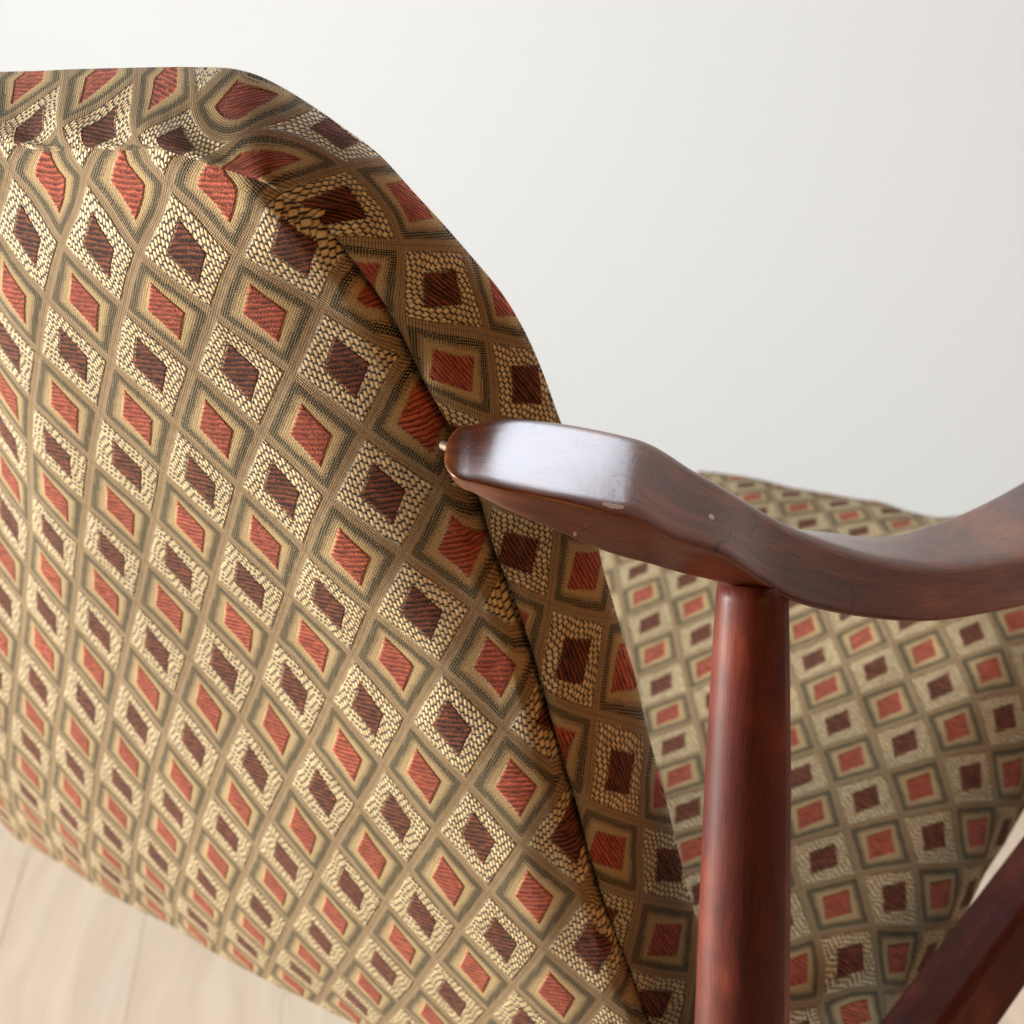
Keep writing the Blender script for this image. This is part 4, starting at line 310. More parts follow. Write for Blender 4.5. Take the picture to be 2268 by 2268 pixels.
BOX_UV=[-13179,-1269,-13397,-1460,-13607,-1635,-13801,-1796,-13942,-1915,-14036,-1996,-14089,-2042,-14106,-2058,-14106,-2339,-14106,-2637,-14106,-2954,-14106,-3308,-14106,-3736,-12679,-1269,-12897,-1460,-13107,-1635,-13301,-1796,-13442,-1915,-13536,-1996,-13589,-2042,-13606,-2058,-13606,-2339,-13606,-2637,-13606,-2954,-13606,-3308,-13606,-3736,-12179,-1269,-12397,-1460,-12607,-1635,-12801,-1796,-12942,-1915,-13036,-1996,-13089,-2042,-13106,-2058,-13106,-2339,-13106,-2637,-13106,-2954,-13106,-3308,-13106,-3736,-11679,-1269,-11897,-1460,-12107,-1635,-12301,-1796,-12442,-1915,-12536,-1996,-12589,-2042,-12606,-2058,-12606,-2339,-12606,-2637,-12606,-2954,-12606,-3308,-12606,-3736,-11179,-1269,-11397,-1460,-11607,-1635,-11801,-1796,-11942,-1915,-12036,-1996,-12089,-2042,-12106,-2058,-12106,-2339,-12106,-2637,-12106,-2954,-12106,-3308,-12106,-3736,-10679,-1269,-10897,-1460,-11107,-1635,-11301,-1796,-11442,-1915,-11536,-1996,-11589,-2042,-11606,-2058,-11606,-2339,-11606,-2637,-11606,-2954,-11606,-3308,-11606,-3736,-10179,-1269,-10397,-1460,-10607,-1635,-10801,-1796,-10942,-1915,-11036,-1996,-11089,-2042,-11106,-2058,-11106,-2339,-11106,-2637,-11106,-2954,-11106,-3308,-11106,-3736,-9679,-1269,-9897,-1460,-10107,-1635,-10301,-1796,-10442,-1915,-10536,-1996,-10589,-2042,-10606,-2058,-10606,-2339,-10606,-2637,-10606,-2954,-10606,-3308,-10606,-3736,-9179,-1269,-9397,-1460,-9607,-1635,-9801,-1796,-9942,-1915,-10036,-1996,-10089,-2042,-10106,-2058,-10106,-2339,-10106,-2637,-10106,-2954,-10106,-3308,-10106,-3736,-8679,-1269,-8897,-1460,-9107,-1635,-9301,-1796,-9442,-1915,-9536,-1996,-9589,-2042,-9606,-2058,-9606,-2339,-9606,-2637,-9606,-2954,-9606,-3308,-9606,-3736,-8179,-1269,-8397,-1460,-8607,-1635,-8801,-1796,-8942,-1915,-9036,-1996,-9089,-2042,-9106,-2058,-9106,-2339,-9106,-2637,-9106,-2954,-9106,-3308,-9106,-3736,-7679,-1269,-7897,-1460,-8107,-1635,-8301,-1796,-8442,-1915,-8536,-1996,-8589,-2042,-8606,-2058,-8606,-2339,-8606,-2637,-8606,-2954,-8606,-3308,-8606,-3736,-7179,-1269,-7397,-1460,-7607,-1635,-7801,-1796,-7942,-1915,-8036,-1996,-8089,-2042,-8106,-2058,-8106,-2339,-8106,-2637,-8106,-2954,-8106,-3308,-8106,-3736,-6679,-1269,-6897,-1460,-7107,-1635,-7301,-1796,-7442,-1915,-7536,-1996,-7589,-2042,-7606,-2058,-7606,-2339,-7606,-2637,-7606,-2954,-7606,-3308,-7606,-3736,-6179,-1269,-6397,-1460,-6607,-1635,-6801,-1796,-6942,-1915,-7036,-1996,-7089,-2042,-7106,-2058,-7106,-2339,-7106,-2637,-7106,-2954,-7106,-3308,-7106,-3736,-5679,-1269,-5897,-1460,-6107,-1635,-6301,-1796,-6442,-1915,-6536,-1996,-6589,-2042,-6606,-2058,-6606,-2339,-6606,-2637,-6606,-2954,-6606,-3308,-6606,-3736,-5179,-1269,-5397,-1460,-5607,-1635,-5801,-1796,-5942,-1915,-6036,-1996,-6089,-2042,-6106,-2058,-6106,-2339,-6106,-2637,-6106,-2954,-6106,-3308,-6106,-3736,-4679,-1269,-4897,-1460,-5107,-1635,-5301,-1796,-5442,-1915,-5536,-1996,-5589,-2042,-5606,-2058,-5606,-2339,-5606,-2637,-5606,-2954,-5606,-3308,-5606,-3736,-3728,-1276,-3920,-1476,-4121,-1660,-4319,-1830,-4466,-1957,-4563,-2044,-4617,-2094,-4635,-2111,-4635,-2391,-4635,-2690,-4635,-3007,-4635,-3361,-4635,-3789,-2832,-1353,-2983,-1539,-3147,-1688,-3313,-1814,-3440,-1913,-3524,-1987,-3571,-2034,-3587,-2050,-3587,-2331,-3587,-2630,-3587,-2946,-3587,-3300,-3587,-3729,-2383,-1325,-2439,-1599,-2504,-1827,-2592,-1982,-2671,-2072,-2719,-2145,-2745,-2195,-2753,-2212,-2753,-2493,-2753,-2791,-2753,-3108,-2753,-3462,-2753,-3890,-2134,-1174,-2127,-1479,-2107,-1762,-2088,-1998,-2061,-2165,-2046,-2275,-2053,-2338,-2057,-2358,-2057,-2639,-2057,-2938,-2057,-3254,-2057,-3609,-2057,-4037,-1990,-957,-1991,-1207,-1978,-1439,-1951,-1684,-1903,-1907,-1851,-2057,-1822,-2143,-1814,-2172,-1814,-2453,-1814,-2751,-1814,-3068,-1814,-3422,-1814,-3850,-1880,-700,-1888,-899,-1876,-1110,-1830,-1352,-1755,-1574,-1676,-1746,-1626,-1851,-1610,-1885,-1610,-2166,-1610,-2465,-1610,-2781,-1610,-3135,-1610,-3564,-1766,-474,-1772,-643,-1747,-833,-1675,-1063,-1567,-1288,-1458,-1483,-1391,-1606,-1369,-1646,-1369,-1927,-1369,-2225,-1369,-2542,-1369,-2896,-1369,-3325,-1583,-267,-1573,-424,-1530,-607,-1439,-836,-1329,-1060,-1234,-1243,-1175,-1356,-1156,-1394,-1156,-1675,-1156,-1973,-1156,-2290,-1156,-2644,-1156,-3072,-1327,-87,-1299,-244,-1249,-418,-1167,-623,-1074,-828,-993,-1003,-940,-1105,-922,-1138,-922,-1419,-922,-1717,-922,-2034,-922,-2388,-922,-2816,-1041,11,-1013,-181,-971,-382,-895,-591,-807,-770,-732,-912,-685,-1004,-670,-1035,-670,-1316,-670,-1614,-670,-1931,-670,-2285,-670,-2713,-725,96,-692,-131,-655,-357,-604,-569,-537,-742,-469,-884,-423,-976,-407,-1007,-407,-1288,-407,-1586,-407,-1903,-407,-2257,-407,-2685,-339,275,-336,18,-309,-200,-247,-402,-167,-632,-92,-840,-44,-966,-28,-1006,-28,-1287,-28,-1585,-28,-1902,-28,-2256,-28,-2685,-17,446,-10,173,-28,-112,41,-363,134,-588,212,-764,261,-872,278,-908,278,-1189,278,-1488,278,-1804,278,-2159,278,-2587,274,538,289,272,311,8,377,-243,457,-448,526,-605,571,-704,586,-737,586,-1018,586,-1317,586,-1634,586,-1988,586,-2416,485,590,541,345,608,105,698,-130,787,-321,859,-462,905,-548,921,-577,921,-858,921,-1156,921,-1473,921,-1827,921,-2256,854,659,945,416,1045,183,1159,-43,1262,-223,1343,-353,1393,-432,1410,-458,1410,-739,1410,-1038,1410,-1354,1410,-1708,1410,-2137,1349,813,1473,578,1603,368,1743,172,1866,14,1962,-102,2024,-174,2044,-198,2044,-479,2044,-778,2044,-1095,2044,-1449,2044,-1877,1797,900,1896,675,1996,458,2117,251,2232,88,2322,-29,2380,-100,2399,-124,2399,-404,2399,-703,2399,-1020,2399,-1374,2399,-1802,2160,993,2241,752,2339,523,2483,309,2624,145,2729,28,2792,-43,2812,-66,2812,-347,2812,-646,2812,-963,2812,-1317,2812,-1745,2413,1002,2501,764,2616,541,2779,332,2925,170,3029,51,3088,-21,3106,-45,3106,-326,3106,-624,3106,-941,3106,-1295,3106,-1723,2684,1022,2800,798,2928,589,3074,384,3199,218,3291,96,3347,22,3365,-3,3365,-283,3365,-582,3365,-899,3365,-1253,3365,-1681,2984,1050,3105,845,3226,649,3363,441,3491,257,3590,119,3651,36,3671,9,3671,-272,3671,-570,3671,-887,3671,-1241,3671,-1669,3243,1120,3364,909,3489,697,3638,459,3778,248,3882,98,3943,14,3962,-12,3962,-293,3962,-592,3962,-909,3962,-1263,3962,-1691,3649,1220,3795,997,3939,778,4085,565,4202,405,4287,296,4337,232,4354,211,4354,-69,4354,-368,4354,-685,4354,-1039,4354,-1467,4048,1348,4194,1140,4331,949,4466,771,4576,632,4659,530,4710,468,4727,448,4727,167,4727,-132,4727,-448,4727,-802,4727,-1231,4354,1440,4492,1237,4623,1048,4755,869,4865,730,4946,633,4996,574,5013,555,5013,274,5013,-24,5013,-341,5013,-695,5013,-1123,4777,1503,4900,1311,5018,1132,5138,967,5237,843,5309,755,5353,704,5367,686,5367,406,5367,107,5367,-210,5367,-564,5367,-992,5573,1713,5679,1535,5775,1369,5865,1214,5936,1096,5988,1012,6018,963,6029,947,6029,666,6029,367,6029,50,6029,-304,6029,-732,6121,1713,6227,1535,6323,1369,6413,1214,6484,1096,6536,1012,6566,963,6577,947,6577,666,6577,367,6577,50,6577,-304,6577,-732,6668,1713,6775,1535,6870,1369,6961,1214,7032,1096,7083,1012,7114,963,7124,947,7124,666,7124,367,7124,50,7124,-304,7124,-732,7215,1713,7321,1535,7417,1369,7507,1214,7578,1096,7629,1012,7660,963,7670,947,7670,666,7670,367,7670,50,7670,-304,7670,-732,7761,1713,7867,1535,7963,1369,8053,1214,8124,1096,8175,1012,8206,963,8216,947,8216,666,8216,367,8216,50,8216,-304,8216,-732,8307,1713,8413,1535,8509,1369,8599,1214,8670,1096,8721,1012,8752,963,8762,947,8762,666,8762,367,8762,50,8762,-304,8762,-732]
SEAM_IJ=[[-9985,-1178],[-9485,-1178],[-8985,-1178],[-8485,-1178],[-7985,-1178],[-7485,-1178],[-6985,-1178],[-6485,-1178],[-5985,-1178],[-5485,-1178],[-4985,-1178],[-4485,-1178],[-3985,-1178],[-3485,-1178],[-2985,-1178],[-2485,-1178],[-1985,-1178],[-1485,-1178],[-612,-1199],[327,-1232],[744,-1192],[1020,-1148],[1258,-1077],[1452,-976],[1572,-850],[1727,-688],[1816,-460],[1880,-216],[1943,56],[1983,416],[2024,706],[2100,1011],[2145,1226],[2206,1591],[2211,2072],[2300,2448],[2322,2823],[2358,3113],[2397,3386],[2446,3680],[2486,3968],[2579,4404],[2621,4807],[2661,5116],[2771,5492],[2897,6195],[3057,6615],[3217,7035],[3377,7455],[3537,7875],[3697,8295]]

BACK_G = np.array(BACK_G).reshape(29, 24, 3) * 1e-4      # i -10..4, j -2..9.5, step .5
SEAT_G = np.array(SEAT_G).reshape(23, 26, 3) * 1e-4      # i -7..4,  j -6..6.5, step .5
NB = len(SEAM_IJ)
BOX_P = np.array(BOX_P).reshape(NB, -1, 3) * 1e-4; BOX_UV = np.array(BOX_UV).reshape(NB, -1, 2) * 1e-3
SEAM_IJ = np.array(SEAM_IJ) * 1e-3
PI_, PJ_ = .040, .0491                                    # size of one pattern repeat in metres

# ------------------------------------------------------------------ the room
def build_room():
    w = .14; rotz = math.radians(-48)
    verts = [(-4, 1.42, FLOOR - .0), (4, 1.42, FLOOR - .0), (4, 1.42, 1.9), (-4, 1.42, 1.9)]
    v = [(-4, 1.42, 0), (4, 1.42, 0), (4, 1.42, 2.8), (-4, 1.42, 2.8), (-4, 1.54, 0), (4, 1.54, 0), (4, 1.54, 2.8), (-4, 1.54, 2.8)]
    o = obj('wall', v, [(0, 1, 2, 3), (5, 4, 7, 6), (1, 5, 6, 2), (4, 0, 3, 7), (3, 2, 6, 7), (0, 4, 5, 1)], WALL, smooth=False)
    o['kind'] = 'structure'
    # oak boards, laid across the view
    root = obj('floor', [(-5, -4, -.0012), (5, -4, -.0012), (5, 1.42, -.0012), (-5, 1.42, -.0012)], [(0, 1, 2, 3)], OAK, smooth=False)
    root['kind'] = 'structure'
    c, s_ = math.cos(rotz), math.sin(rotz)
    rng = random.Random(4)
    L = 1.9; meshes = []
    g = .00015; b = .0004
    hx, hy = L / 2 - g, w / 2 - g
    v = [(-hx, -hy, -.02), (hx, -hy, -.02), (hx, hy, -.02), (-hx, hy, -.02),
         (-hx, -hy, -b), (hx, -hy, -b), (hx, hy, -b), (-hx, hy, -b),
         (-hx + b, -hy + b, 0), (hx - b, -hy + b, 0), (hx - b, hy - b, 0), (-hx + b, hy - b, 0)]
    f = [(0, 1, 5, 4), (1, 2, 6, 5), (2, 3, 7, 6), (3, 0, 4, 7), (4, 5, 9, 8), (5, 6, 10, 9), (6, 7, 11, 10), (7, 4, 8, 11), (8, 9, 10, 11)]
    first = None
    for a in range(-14, 15):
        off = rng.uniform(-.9, .9)
        for k in range(-1, 2):
            x = -.9 + c * (k * L + off) - s_ * (a * w); y = .5 + s_ * (k * L + off) + c * (a * w)
            if not (-2.6 < x < .9 and -.9 < y < 1.6): continue
            if first is None:
                q = obj('floorboard', v, f, OAK, parent=root, smooth=False); first = q
            else:
                q = first.copy(); scene.collection.objects.link(q); q.parent = root; q.name = 'floorboard'
            q.location = (x, y, rng.uniform(-.0003, .0003)); q.rotation_euler = (0, 0, rotz)
build_room()

# ------------------------------------------------------------------ the chair
CH = np.array([-0.5, 0.6, 0.0])
chair = thing('armchair', tuple(CH), 'mid-century armchair in tan, red and brown diamond fabric with curved dark mahogany arms', 'armchair')
OFF = UP - CH
def part(name, P, faces, mat, uvs, parent=None):
    o = obj(name, np.asarray(P).reshape(-1, 3) + OFF, faces, mat, parent or chair, np.asarray(uvs).reshape(-1, 2))
    return o

# seam line in pattern coordinates, sampled finely
tt = np.linspace(0, NB - 1, (NB - 1) * 12 + 1)
SIJ = crom(SEAM_IJ, tt)
def back_eval(I, J):
    out = np.empty(I.shape + (3,)); gi = (I + 10) * 2; gj = (J + 2) * 2
    fl = np.stack([gi.ravel(), gj.ravel()], 1)
    n0, n1 = BACK_G.shape[:2]
    A = np.pad(BACK_G, ((1, 1), (1, 1), (0, 0)), mode='reflect', reflect_type='odd')
    a = np.clip(np.floor(fl[:, 0]).astype(int), 0, n0 - 2); b = np.clip(np.floor(fl[:, 1]).astype(int), 0, n1 - 2)
    x = fl[:, 0] - a; y = fl[:, 1] - b
    def wts(t): return np.stack([.5 * (-t + 2 * t * t - t ** 3), .5 * (2 - 5 * t * t + 3 * t ** 3), .5 * (t + 4 * t * t - 3 * t ** 3), .5 * (-t * t + t ** 3)], 1)
    wx, wy = wts(x), wts(y); r = 0
    for p in range(4):
        for q in range(4): r = r + (wx[:, p] * wy[:, q])[:, None] * A[a + p, b + q]
    return r.reshape(out.shape)

def topw(P):
    w = np.clip((P[..., 2] + .118) / .02, 0, 1); return w * w * (3 - 2 * w)
def seam_dir(P):
    w = np.clip((P[..., 2] + .135) / .03, 0, 1)[..., None]; w = w * w * (3 - 2 * w)
    g = (1 - w) * np.array([.47, -.88, .10]) + w * np.array([.05, -1.0, .15])
    return g / np.linalg.norm(g, axis=-1, keepdims=True)
def blend_dir(n, P, d):
    w = np.exp(-(d / .0038) ** 2)[..., None]; m = n * (1 - w) + seam_dir(P) * w
    return m / np.linalg.norm(m, axis=-1, keepdims=True)
def groove(d, k=1.0, wide=.0035, ww=.030):
    return -.0120 * np.exp(-(d / .0023) ** 2) - .0012 * k * np.exp(-(d / .006) ** 2) - wide * np.exp(-(d / ww) ** 2)

def build_back_panel():
    step = .075; jend = 8.15
    I = np.arange(-10, 4.0001, step); J = np.arange(-1.6, jend + .0001, step)
    I, J = np.meshgrid(I, J, indexing='ij')
    q = np.stack([I.ravel() * PI_, J.ravel() * PJ_], 1); S = np.stack([SIJ[:, 0] * PI_, SIJ[:, 1] * PJ_], 1)
    best = np.full(len(q), 1e9); near = np.zeros_like(q); side = np.zeros(len(q))
    A, B = S[:-1], S[1:]
    for a, b in zip(A, B):
        d = b - a; L2 = d @ d
        if L2 < 1e-12: continue
        t = np.clip(((q - a) @ d) / L2, 0, 1); c = a + t[:, None] * d
        e = np.hypot(*(q - c).T); m = e < best - 1e-9
        cr = d[0] * (q[:, 1] - a[1]) - d[1] * (q[:, 0] - a[0])
        best[m] = e[m]; near[m] = c[m]; side[m] = cr[m]
    inside = side > 0
    idx = np.arange(len(q)).reshape(I.shape)
    f = grid_faces(*I.shape)
    keep = inside[f].any(1); f = f[keep]
    q2 = q.copy(); out = ~inside; q2[out] = near[out]; dist = best.copy(); dist[out] = 0
    Iq = q2[:, 0] / PI_; Jq = q2[:, 1] / PJ_
    P = back_eval(Iq, Jq); e = .02
    n = np.cross(back_eval(Iq + e, Jq) - P, back_eval(Iq, Jq + e) - P); n /= np.linalg.norm(n, axis=1, keepdims=True)
    n *= np.sign(-n[:, 1:2])                      # outward = towards -y
    away = 1 - np.exp(-(dist / .009) ** 2)
    pk = 1 + .5 * np.sin(Jq * 9.0 + np.sin(Jq * 4.0)) * away
    wv = (ns(P, 38.0) * .0016 * np.exp(-dist / .03) + ns(P, 14.0) * .0012) * away
    P = P + blend_dir(n, P, dist) * (groove(dist, pk, .0022, .024) * (1 - .80 * topw(P)) + wv)[:, None]
    # bottom edge rolls under
    base = q[:, 1] / PJ_ > jend - step * .6
    used = np.unique(f); remap = -np.ones(len(q), int); remap[used] = np.arange(len(used))
    V_ = P[used]; UV_ = np.stack([Iq, Jq], 1)[used]; F_ = remap[f]
    row = idx[:, -1]; row = row[(remap[row] >= 0)]
    rows = [remap[row]]; R = .022; prev = V_[remap[row]]; ii = UV_[remap[row], 0]
    down = np.array([.0, .10, -1.]); down /= np.linalg.norm(down); fwd = np.array([0, 1., .10]); fwd /= np.linalg.norm(fwd)
    extraV = []; extraU = []; cnt = len(V_)
    for a in np.linspace(12, 100, 9):
        r = math.radians(a); p = prev + down * (R * math.sin(r)) + fwd * (R * (1 - math.cos(r)))
        extraV.append(p); extraU.append(np.stack([ii, np.full(len(ii), jend + R * r / PJ_)], 1)); rows.append(cnt + np.arange(len(row))); cnt += len(row)
    p = extraV[-1] + fwd * .06; extraV.append(p); extraU.append(np.stack([ii, np.full(len(ii), jend + 2.4)], 1)); rows.append(cnt + np.arange(len(row)))
    V_ = np.concatenate([V_] + extraV); UV_ = np.concatenate([UV_] + extraU)
    ff = []
    for a, b in zip(rows[:-1], rows[1:]):
        ff += [(a[k], a[k + 1], b[k + 1], b[k]) for k in range(len(a) - 1)]
    F_ = np.concatenate([F_, np.array(ff)])
    return part('back_panel', V_, F_[:, ::-1], FABRIC, UV_)
build_back_panel()

def build_boxing():
    ts = np.linspace(0, NB - 1, (NB - 1) * 8 + 1)
    nt = BOX_P.shape[1]; tv = np.concatenate([np.linspace(0, 1, 9)[:-1], np.linspace(1, 7, 37), np.linspace(7, nt - 1, 18)[1:]])
    P = crom(crom(BOX_P, ts), tv, 1); U = crom(crom(BOX_UV, ts), tv, 1)
    # smooth in the along direction
    for _ in range(6):
        P[1:-1, 3:] = .25 * P[:-2, 3:] + .5 * P[1:-1, 3:] + .25 * P[2:, 3:]
        U[1:-1] = .25 * U[:-2] + .5 * U[1:-1] + .25 * U[2:]
    IJ = crom(SEAM_IJ, ts); P[:, 0] = back_eval(IJ[:, 0], IJ[:, 1])
    n = grid_normals(P)
    ref = P - (P[:, :1] + np.array([-.03, .05, -.02])); sg = np.sign((n * ref).sum(-1).mean()); n *= sg
    d = np.concatenate([np.zeros((len(ts), 1)), np.cumsum(np.linalg.norm(np.diff(P, axis=1), axis=-1), 1)], 1)
    s = np.concatenate([[0], np.cumsum(np.linalg.norm(np.diff(P[:, 0], axis=0), axis=-1))])[:, None]
    away = 1 - np.exp(-(d / .009) ** 2)
    pk = 1 + .5 * np.sin(s * 190.0 + 1.7 * np.sin(s * 70.0)) * away
    disp = (groove(d, pk, .0045, .011) - (.0022 - .0045) * np.exp(-(d / .0025) ** 2)) * (1 - .80 * topw(P))
    disp += (ns(P, 34.0) * .0022 * np.exp(-d / .03) + ns(P, 12.0) * .0018) * away
    disp += .0016 * np.sin(s * 150.0 + d * 60.0) * np.exp(-(d / .016) ** 2) * (1 - np.exp(-(d / .004) ** 2))
    # mitre fold at the corner: a deep crease with a raised lip
    def seg(a, b, depth, wid, lip=0.0):
        nonlocal disp
        a = np.array(a); b = np.array(b); ab = b - a
        px = (P @ MC); px = np.stack([F_PX * px[..., 0] / px[..., 2] + SIZE / 2, F_PX * px[..., 1] / px[..., 2] + SIZE / 2], -1)
        fa = P.reshape(-1, 3)[np.argmin(((px - a) ** 2).sum(-1)[:, 1:45 - 1].ravel()) // 43 * P.shape[1] + 1 + np.argmin(((px - a) ** 2).sum(-1)[:, 1:44].ravel()) % 43]
        fb = P.reshape(-1, 3)[np.argmin(((px - b) ** 2).sum(-1)[:, 1:44].ravel()) // 43 * P.shape[1] + 1 + np.argmin(((px - b) ** 2).sum(-1)[:, 1:44].ravel()) % 43]
        v = fb - fa; L = np.linalg.norm(v); w = P - fa; t = np.clip((w @ v) / L ** 2, 0, 1)
        c = w - t[..., None] * v; e = np.linalg.norm(c, axis=-1)
        fade = (1 - t * .75)
        upn = np.sign(c[..., 2] - 0)
        disp = disp - depth * np.exp(-(e / wid) ** 2) * fade + lip * np.exp(-((e - wid * 2.2) / (wid * 1.3)) ** 2) * (upn > 0) * fade
    front = BOX_P
    seg((664, 494), (762, 456), .0120, .0026, 0)
    seg((735, 560), (800, 540), .0022, .0030, .0012)
    P = P + blend_dir(n, P, d) * disp[..., None]
    a, b = P.shape[:2]
    f = grid_faces(a, b, flip=sg > 0)
    return part('border_strip', P, f, FABRIC, U), P, U
_, BP, BU = build_boxing()

def build_front():
    """The side of the backrest towards the seat, padded, closing the cushion."""
    e = BP[:, -1]; m = e.mean(0)
    steps = 8; P = [e]; c = np.array([e[:, 0].min() * .5 + e[:, 0].max() * .5, e[:, 1].mean() + .02, e[:, 2].mean() - .1])
    for k in range(1, steps + 1):
        t = k / steps; q = e + (c - e) * t; q[:, 1] = e[:, 1] + (c[1] - e[:, 1]) * t + .018 * math.sin(t * math.pi / 2); P.append(q)
    P = np.array(P); U = np.stack([P[..., 0] / PI_, -P[..., 2] / PJ_], -1)
    part('front_panel', P, grid_faces(P.shape[0], P.shape[1]), FABRIC, U)
build_front()

def build_seat():
    n0, n1 = SEAT_G.shape[:2]
    iend, jst = 2.0, -5.0
    iv = np.arange(-7, iend + .001, .1); jv = np.arange(jst, 6.01, .1)
    P = crom(crom(SEAT_G, (iv + 7) * 2), (jv + 6) * 2, 1)
    U = np.stack(np.meshgrid(iv, jv, indexing='ij'), -1)
    # rounded right-hand edge, then the border down
    def roll(P, U, axis, out, end, R, drop, first):
        ex = P[-1] if end else P[0]; pr = P[-4] if end else P[3]
        uv0 = U[-1] if end else U[0]
        tan_ = ex - pr; tan_ /= np.linalg.norm(tan_, axis=-1, keepdims=True)
        dn = np.array([0, 0, -1.]); 
        a0 = np.arccos(np.clip(-tan_[:, 2], -1, 1))      # angle to straight down
        rowsP, rowsU = [], []; cur = ex.copy(); u = uv0.copy(); N = 10
        seg = R * a0 / N
        hz = tan_.copy(); hz[:, 2] = 0; hz /= np.linalg.norm(hz, axis=-1, keepdims=True)
        for k in range(N):
            an = a0 * (1 - (k + .5) / N)
            cur = cur + (hz * np.sin(an)[:, None] + dn * np.cos(an)[:, None]) * seg[:, None]
            u = u + out * seg[:, None]; rowsP.append(cur); rowsU.append(u)
        for k in range(4):
            cur = cur + dn * drop / 4; u = u + out * drop / 4; rowsP.append(cur); rowsU.append(u)
        inw = -hz
        for k in range(2):
            cur = cur + (inw * .02 + dn * .004); u = u + out * .02; rowsP.append(cur); rowsU.append(u)
        rp, ru = np.array(rowsP), np.array(rowsU)
        return (np.concatenate([P, rp]), np.concatenate([U, ru])) if end else (np.concatenate([rp[::-1], P]), np.concatenate([ru[::-1], U]))
    P, U = roll(P, U, 0, np.array([1 / PI_, 0]), True, .015, .018, 0)
    P = P.transpose(1, 0, 2); U = U.transpose(1, 0, 2)
    P, U = roll(P, U, 1, np.array([0, -1 / PJ_]), False, .030, .04, 0)
    P = P.transpose(1, 0, 2); U = U.transpose(1, 0, 2)
    n = grid_normals(P); n *= np.sign(n[20, 40, 2])
    P = P + n * (ns(P, 16.0) * .0012)[..., None]
    part('seat_cushion', P, grid_faces(P.shape[0], P.shape[1]), FABRIC, U)
build_seat()

# ---- arm: a bar of four ruled faces that bends over a hard shoulder
def sweep(name, secs, mat, round_=.22, nper=9, sub=10, cap=True, caplen=.006):
    """secs: list of 4 corners (A inner top, B outer top, C outer bottom, D inner bottom)."""
    S = np.array(secs); n = len(S)
    t = np.linspace(0, n - 1, (n - 1) * sub + 1); S = crom(S, t)
    cs = []
    rr = round_
    for (cx, cy), a0 in (((1 - rr, 1 - rr), 0), ((rr, 1 - rr), 90), ((rr, rr), 180), ((1 - rr, rr), 270)):
        for a in np.linspace(a0, a0 + 90, nper):
            cs.append((cx + rr * math.cos(math.radians(a)), cy + rr * math.sin(math.radians(a))))
    # add flats
    pts = []
    for k in range(len(cs)):
        a = cs[k]; b = cs[(k + 1) % len(cs)]
        L = math.dist(a, b); m = max(1, int(L / .12))
        for q in range(m): pts.append((a[0] + (b[0] - a[0]) * q / m, a[1] + (b[1] - a[1]) * q / m))
    pts = np.array(pts); x, y = pts[:, 0][None, :, None], pts[:, 1][None, :, None]
    A, B, C_, D = [S[:, k][:, None] for k in range(4)]
    # x: 0 = inner(A,D) 1 = outer(B,C) ; y: 1 top, 0 bottom
    P = A * (1 - x) * y + B * x * y + C_ * x * (1 - y) + D * (1 - x) * (1 - y)
    ctr = P.mean(1, keepdims=True)
    if cap:
        for end in (0, 1):
            e = P[0] if end == 0 else P[-1]; nx = P[1] if end == 0 else P[-2]
            c = e.mean(0); dr = (c - nx.mean(0)); dr /= np.linalg.norm(dr); add = []
            for k, a in enumerate((15, 30, 45, 58, 70, 80, 86, 90)):
                r = math.radians(a); add.append(c + (e - c) * (math.cos(r) if a < 90 else .01) + dr * caplen * math.sin(r))
            add = np.array(add)
            P = np.concatenate([add[::-1], P]) if end == 0 else np.concatenate([P, add])
    c = P.mean(1); u = np.concatenate([[0], np.cumsum(np.linalg.norm(np.diff(c, axis=0), axis=1))])
    Q = np.concatenate([P, P[:, :1]], 1)
    gl = np.linalg.norm(np.diff(Q, axis=1), axis=-1); mid = gl.sum(1).mean(); v = np.concatenate([[0], np.cumsum(gl[len(gl) // 2])])
    U = np.stack(np.broadcast_arrays(u[:, None], v[None]), -1)
    f = grid_faces(Q.shape[0], Q.shape[1])
    return part(name, Q, f, mat, U)
def at(px, py, z): return ray(px, py) * z
ST = [
 ((1045, 938, .477), (1030, 1062, .449), (1047, 1093, .456)),
 ((1110, 921, .48), (1118, 1080, .447), (1120, 1133, .455)),
 ((1240, 931, .483), (1253, 1106, .45), (1225, 1180, .457)),
 ((1375, 955, .486), (1350, 1130, .454), (1350, 1234, .465)),
 ((1448, 979, .490), (1414, 1141, .459), (1440, 1259, .470)),
 ((1530, 1032, .495), (1500, 1192, .468), (1510, 1277, .485)),
 ((1600, 1072, .50), (1600, 1227, .48), (1590, 1295, .50)),
 ((1700, 1137, .512), (1690, 1290, .495), (1700, 1322, .515)),
]
secs = []
for B, C_, D in ST:
    b, c, d = at(*B), at(*C_), at(*D); a = b + (d - c) * .9
    secs.append((a, b, c, d))
for B, C_, A in (
 ((1780, 1180, .518), (1765, 1338, .502), (1812, 1176, .55)),
 ((1937, 1234, .53), (1897, 1371, .517), (1957, 1184, .565)),
 ((2096, 1254, .545), (2056, 1385, .532), (2080, 1150, .585)),
 ((2268, 1230, .565), (2230, 1360, .55), (2200, 1096, .61)),
 ((2420, 1190, .59), (2400, 1320, .575), (2350, 1010, .64)),
 ((2560, 1140, .62), (2545, 1262, .605), (2480, 950, .675)),
 ((2680, 1110, .655), (2670, 1220, .64), (2590, 930, .71))):
    b, c, a = at(*B), at(*C_), at(*A); d = c + (a - b) * .9
    secs.append((a, b, c, d))
arm = sweep('armrest', secs, WOOD, round_=.13, caplen=.0085)

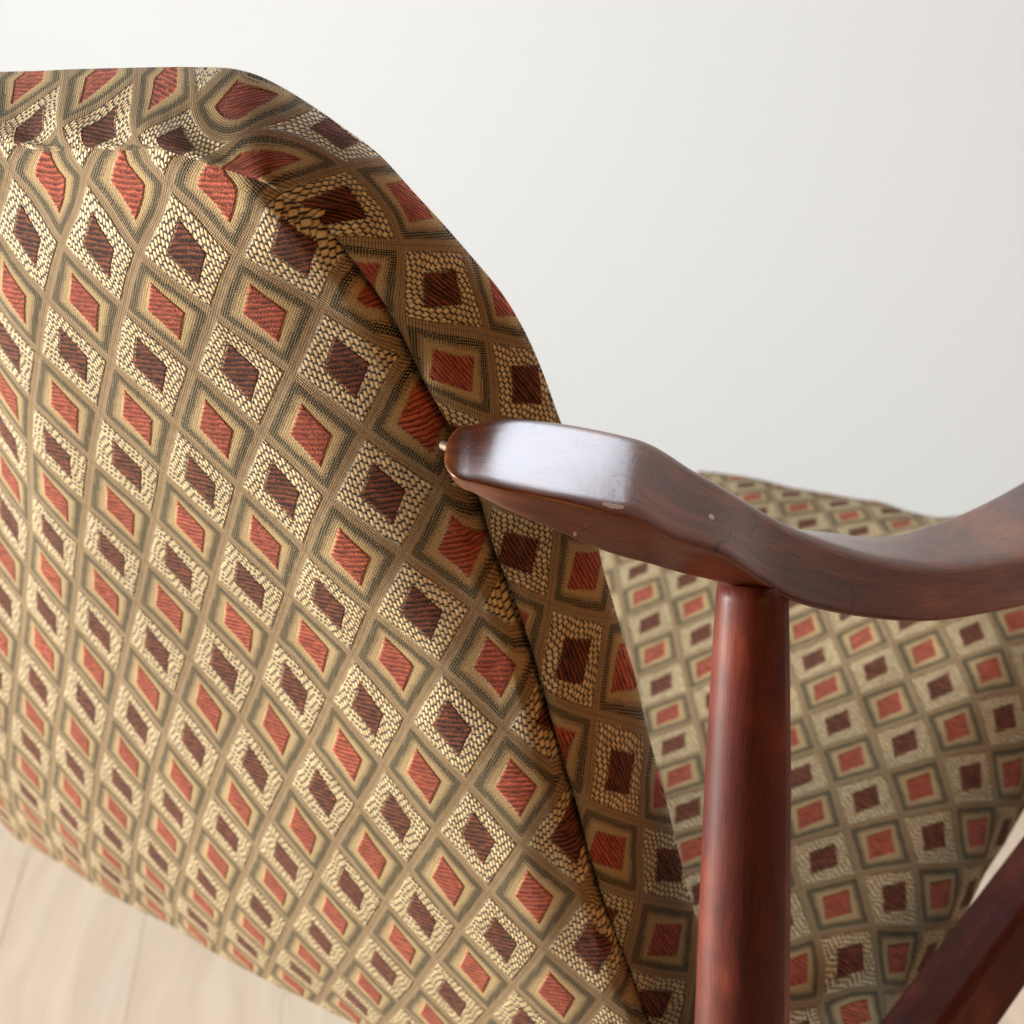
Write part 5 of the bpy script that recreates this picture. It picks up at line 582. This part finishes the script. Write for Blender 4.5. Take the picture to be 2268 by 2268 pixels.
def lathe(name, p0, p1, radii, mat, parent=None, n=40):
    p0, p1 = np.array(p0), np.array(p1); ax = p1 - p0; L = np.linalg.norm(ax); ax /= L
    e1 = np.cross(ax, [0, 1, 0]); e1 /= np.linalg.norm(e1); e2 = np.cross(ax, e1)
    P = []; U = []
    an = np.linspace(0, 2 * math.pi, n + 1)
    for t, r in radii:
        P.append(p0 + ax * L * t + r * (np.cos(an)[:, None] * e1 + np.sin(an)[:, None] * e2)); U.append([(t * L, a * .017) for a in an])
    P = np.array(P); return part(name, P, grid_faces(P.shape[0], P.shape[1], True), mat, np.array(U), parent)
pt = at(1666, 1318, .510); pb = at(1643, 2268, .545)
dirp = pb - pt; full = pt + dirp * 2.9
full = pt + dirp * ((FLOOR + .004 - pt[2]) / dirp[2])
Lr = np.linalg.norm(full - pt) / np.linalg.norm(dirp)
prof = [(-.03/Lr, .0001), (-.03/Lr, .0118)] + [(t / Lr, r) for t, r in ((0, .0124), (.03, .0126), (.15, .0134), (.4, .0150), (.7, .0162), (1.0, .0172), (1.35, .0178), (1.8, .0165), (2.3, .0135))] + [(1.0, .0105), (1.0, .0001)]
lathe('arm_post', pt, full, prof, WOOD_POST)

# ---- side rail under the seat
rail = []
for px, py, z in ((1700, 2560, .600), (1937, 2268, .665), (2048, 2132, .690), (2268, 1838, .745), (2450, 1600, .80)):
    a = at(px, py, z); rail.append(a)
r0 = rail[1]; r1 = rail[3]; dr = (r1 - r0); secs = []
for t in (-.75, -.4, 0, .5, 1, 2, 3.0):
    a = r0 + dr * t; b = a + np.array([.024, .004, -.002]); c = b + np.array([.004, 0, -.043]); d = a + np.array([0, 0, -.043])
    secs.append((a, b, c, d))
sweep('side_rail', secs, WOOD_RAIL, round_=.14, sub=6)
# front leg at the far end of the rail, outside the picture
fl = r0 + dr * 2.7 + np.array([.012, 0, -.02])
lathe('front_leg', fl + np.array([0, 0, .0]), np.array([fl[0] + .01, fl[1] + .03, FLOOR + .004]), [(0, .0001), (0, .018), (.3, .019), (1, .011), (1, .0001)], WOOD_POST)
# ---- the little bolt between the arm and the seam
bp = at(1008, 1008, .482)
lathe('bolt', bp + np.array([-.012, .008, -.002]), bp + np.array([.010, -.002, .001]), [(0, .0001), (0, .0016), (.45, .0016), (.45, .0024), (.6, .0024), (.6, .0018), (1, .0018), (1, .0001)], BRASS, n=20)
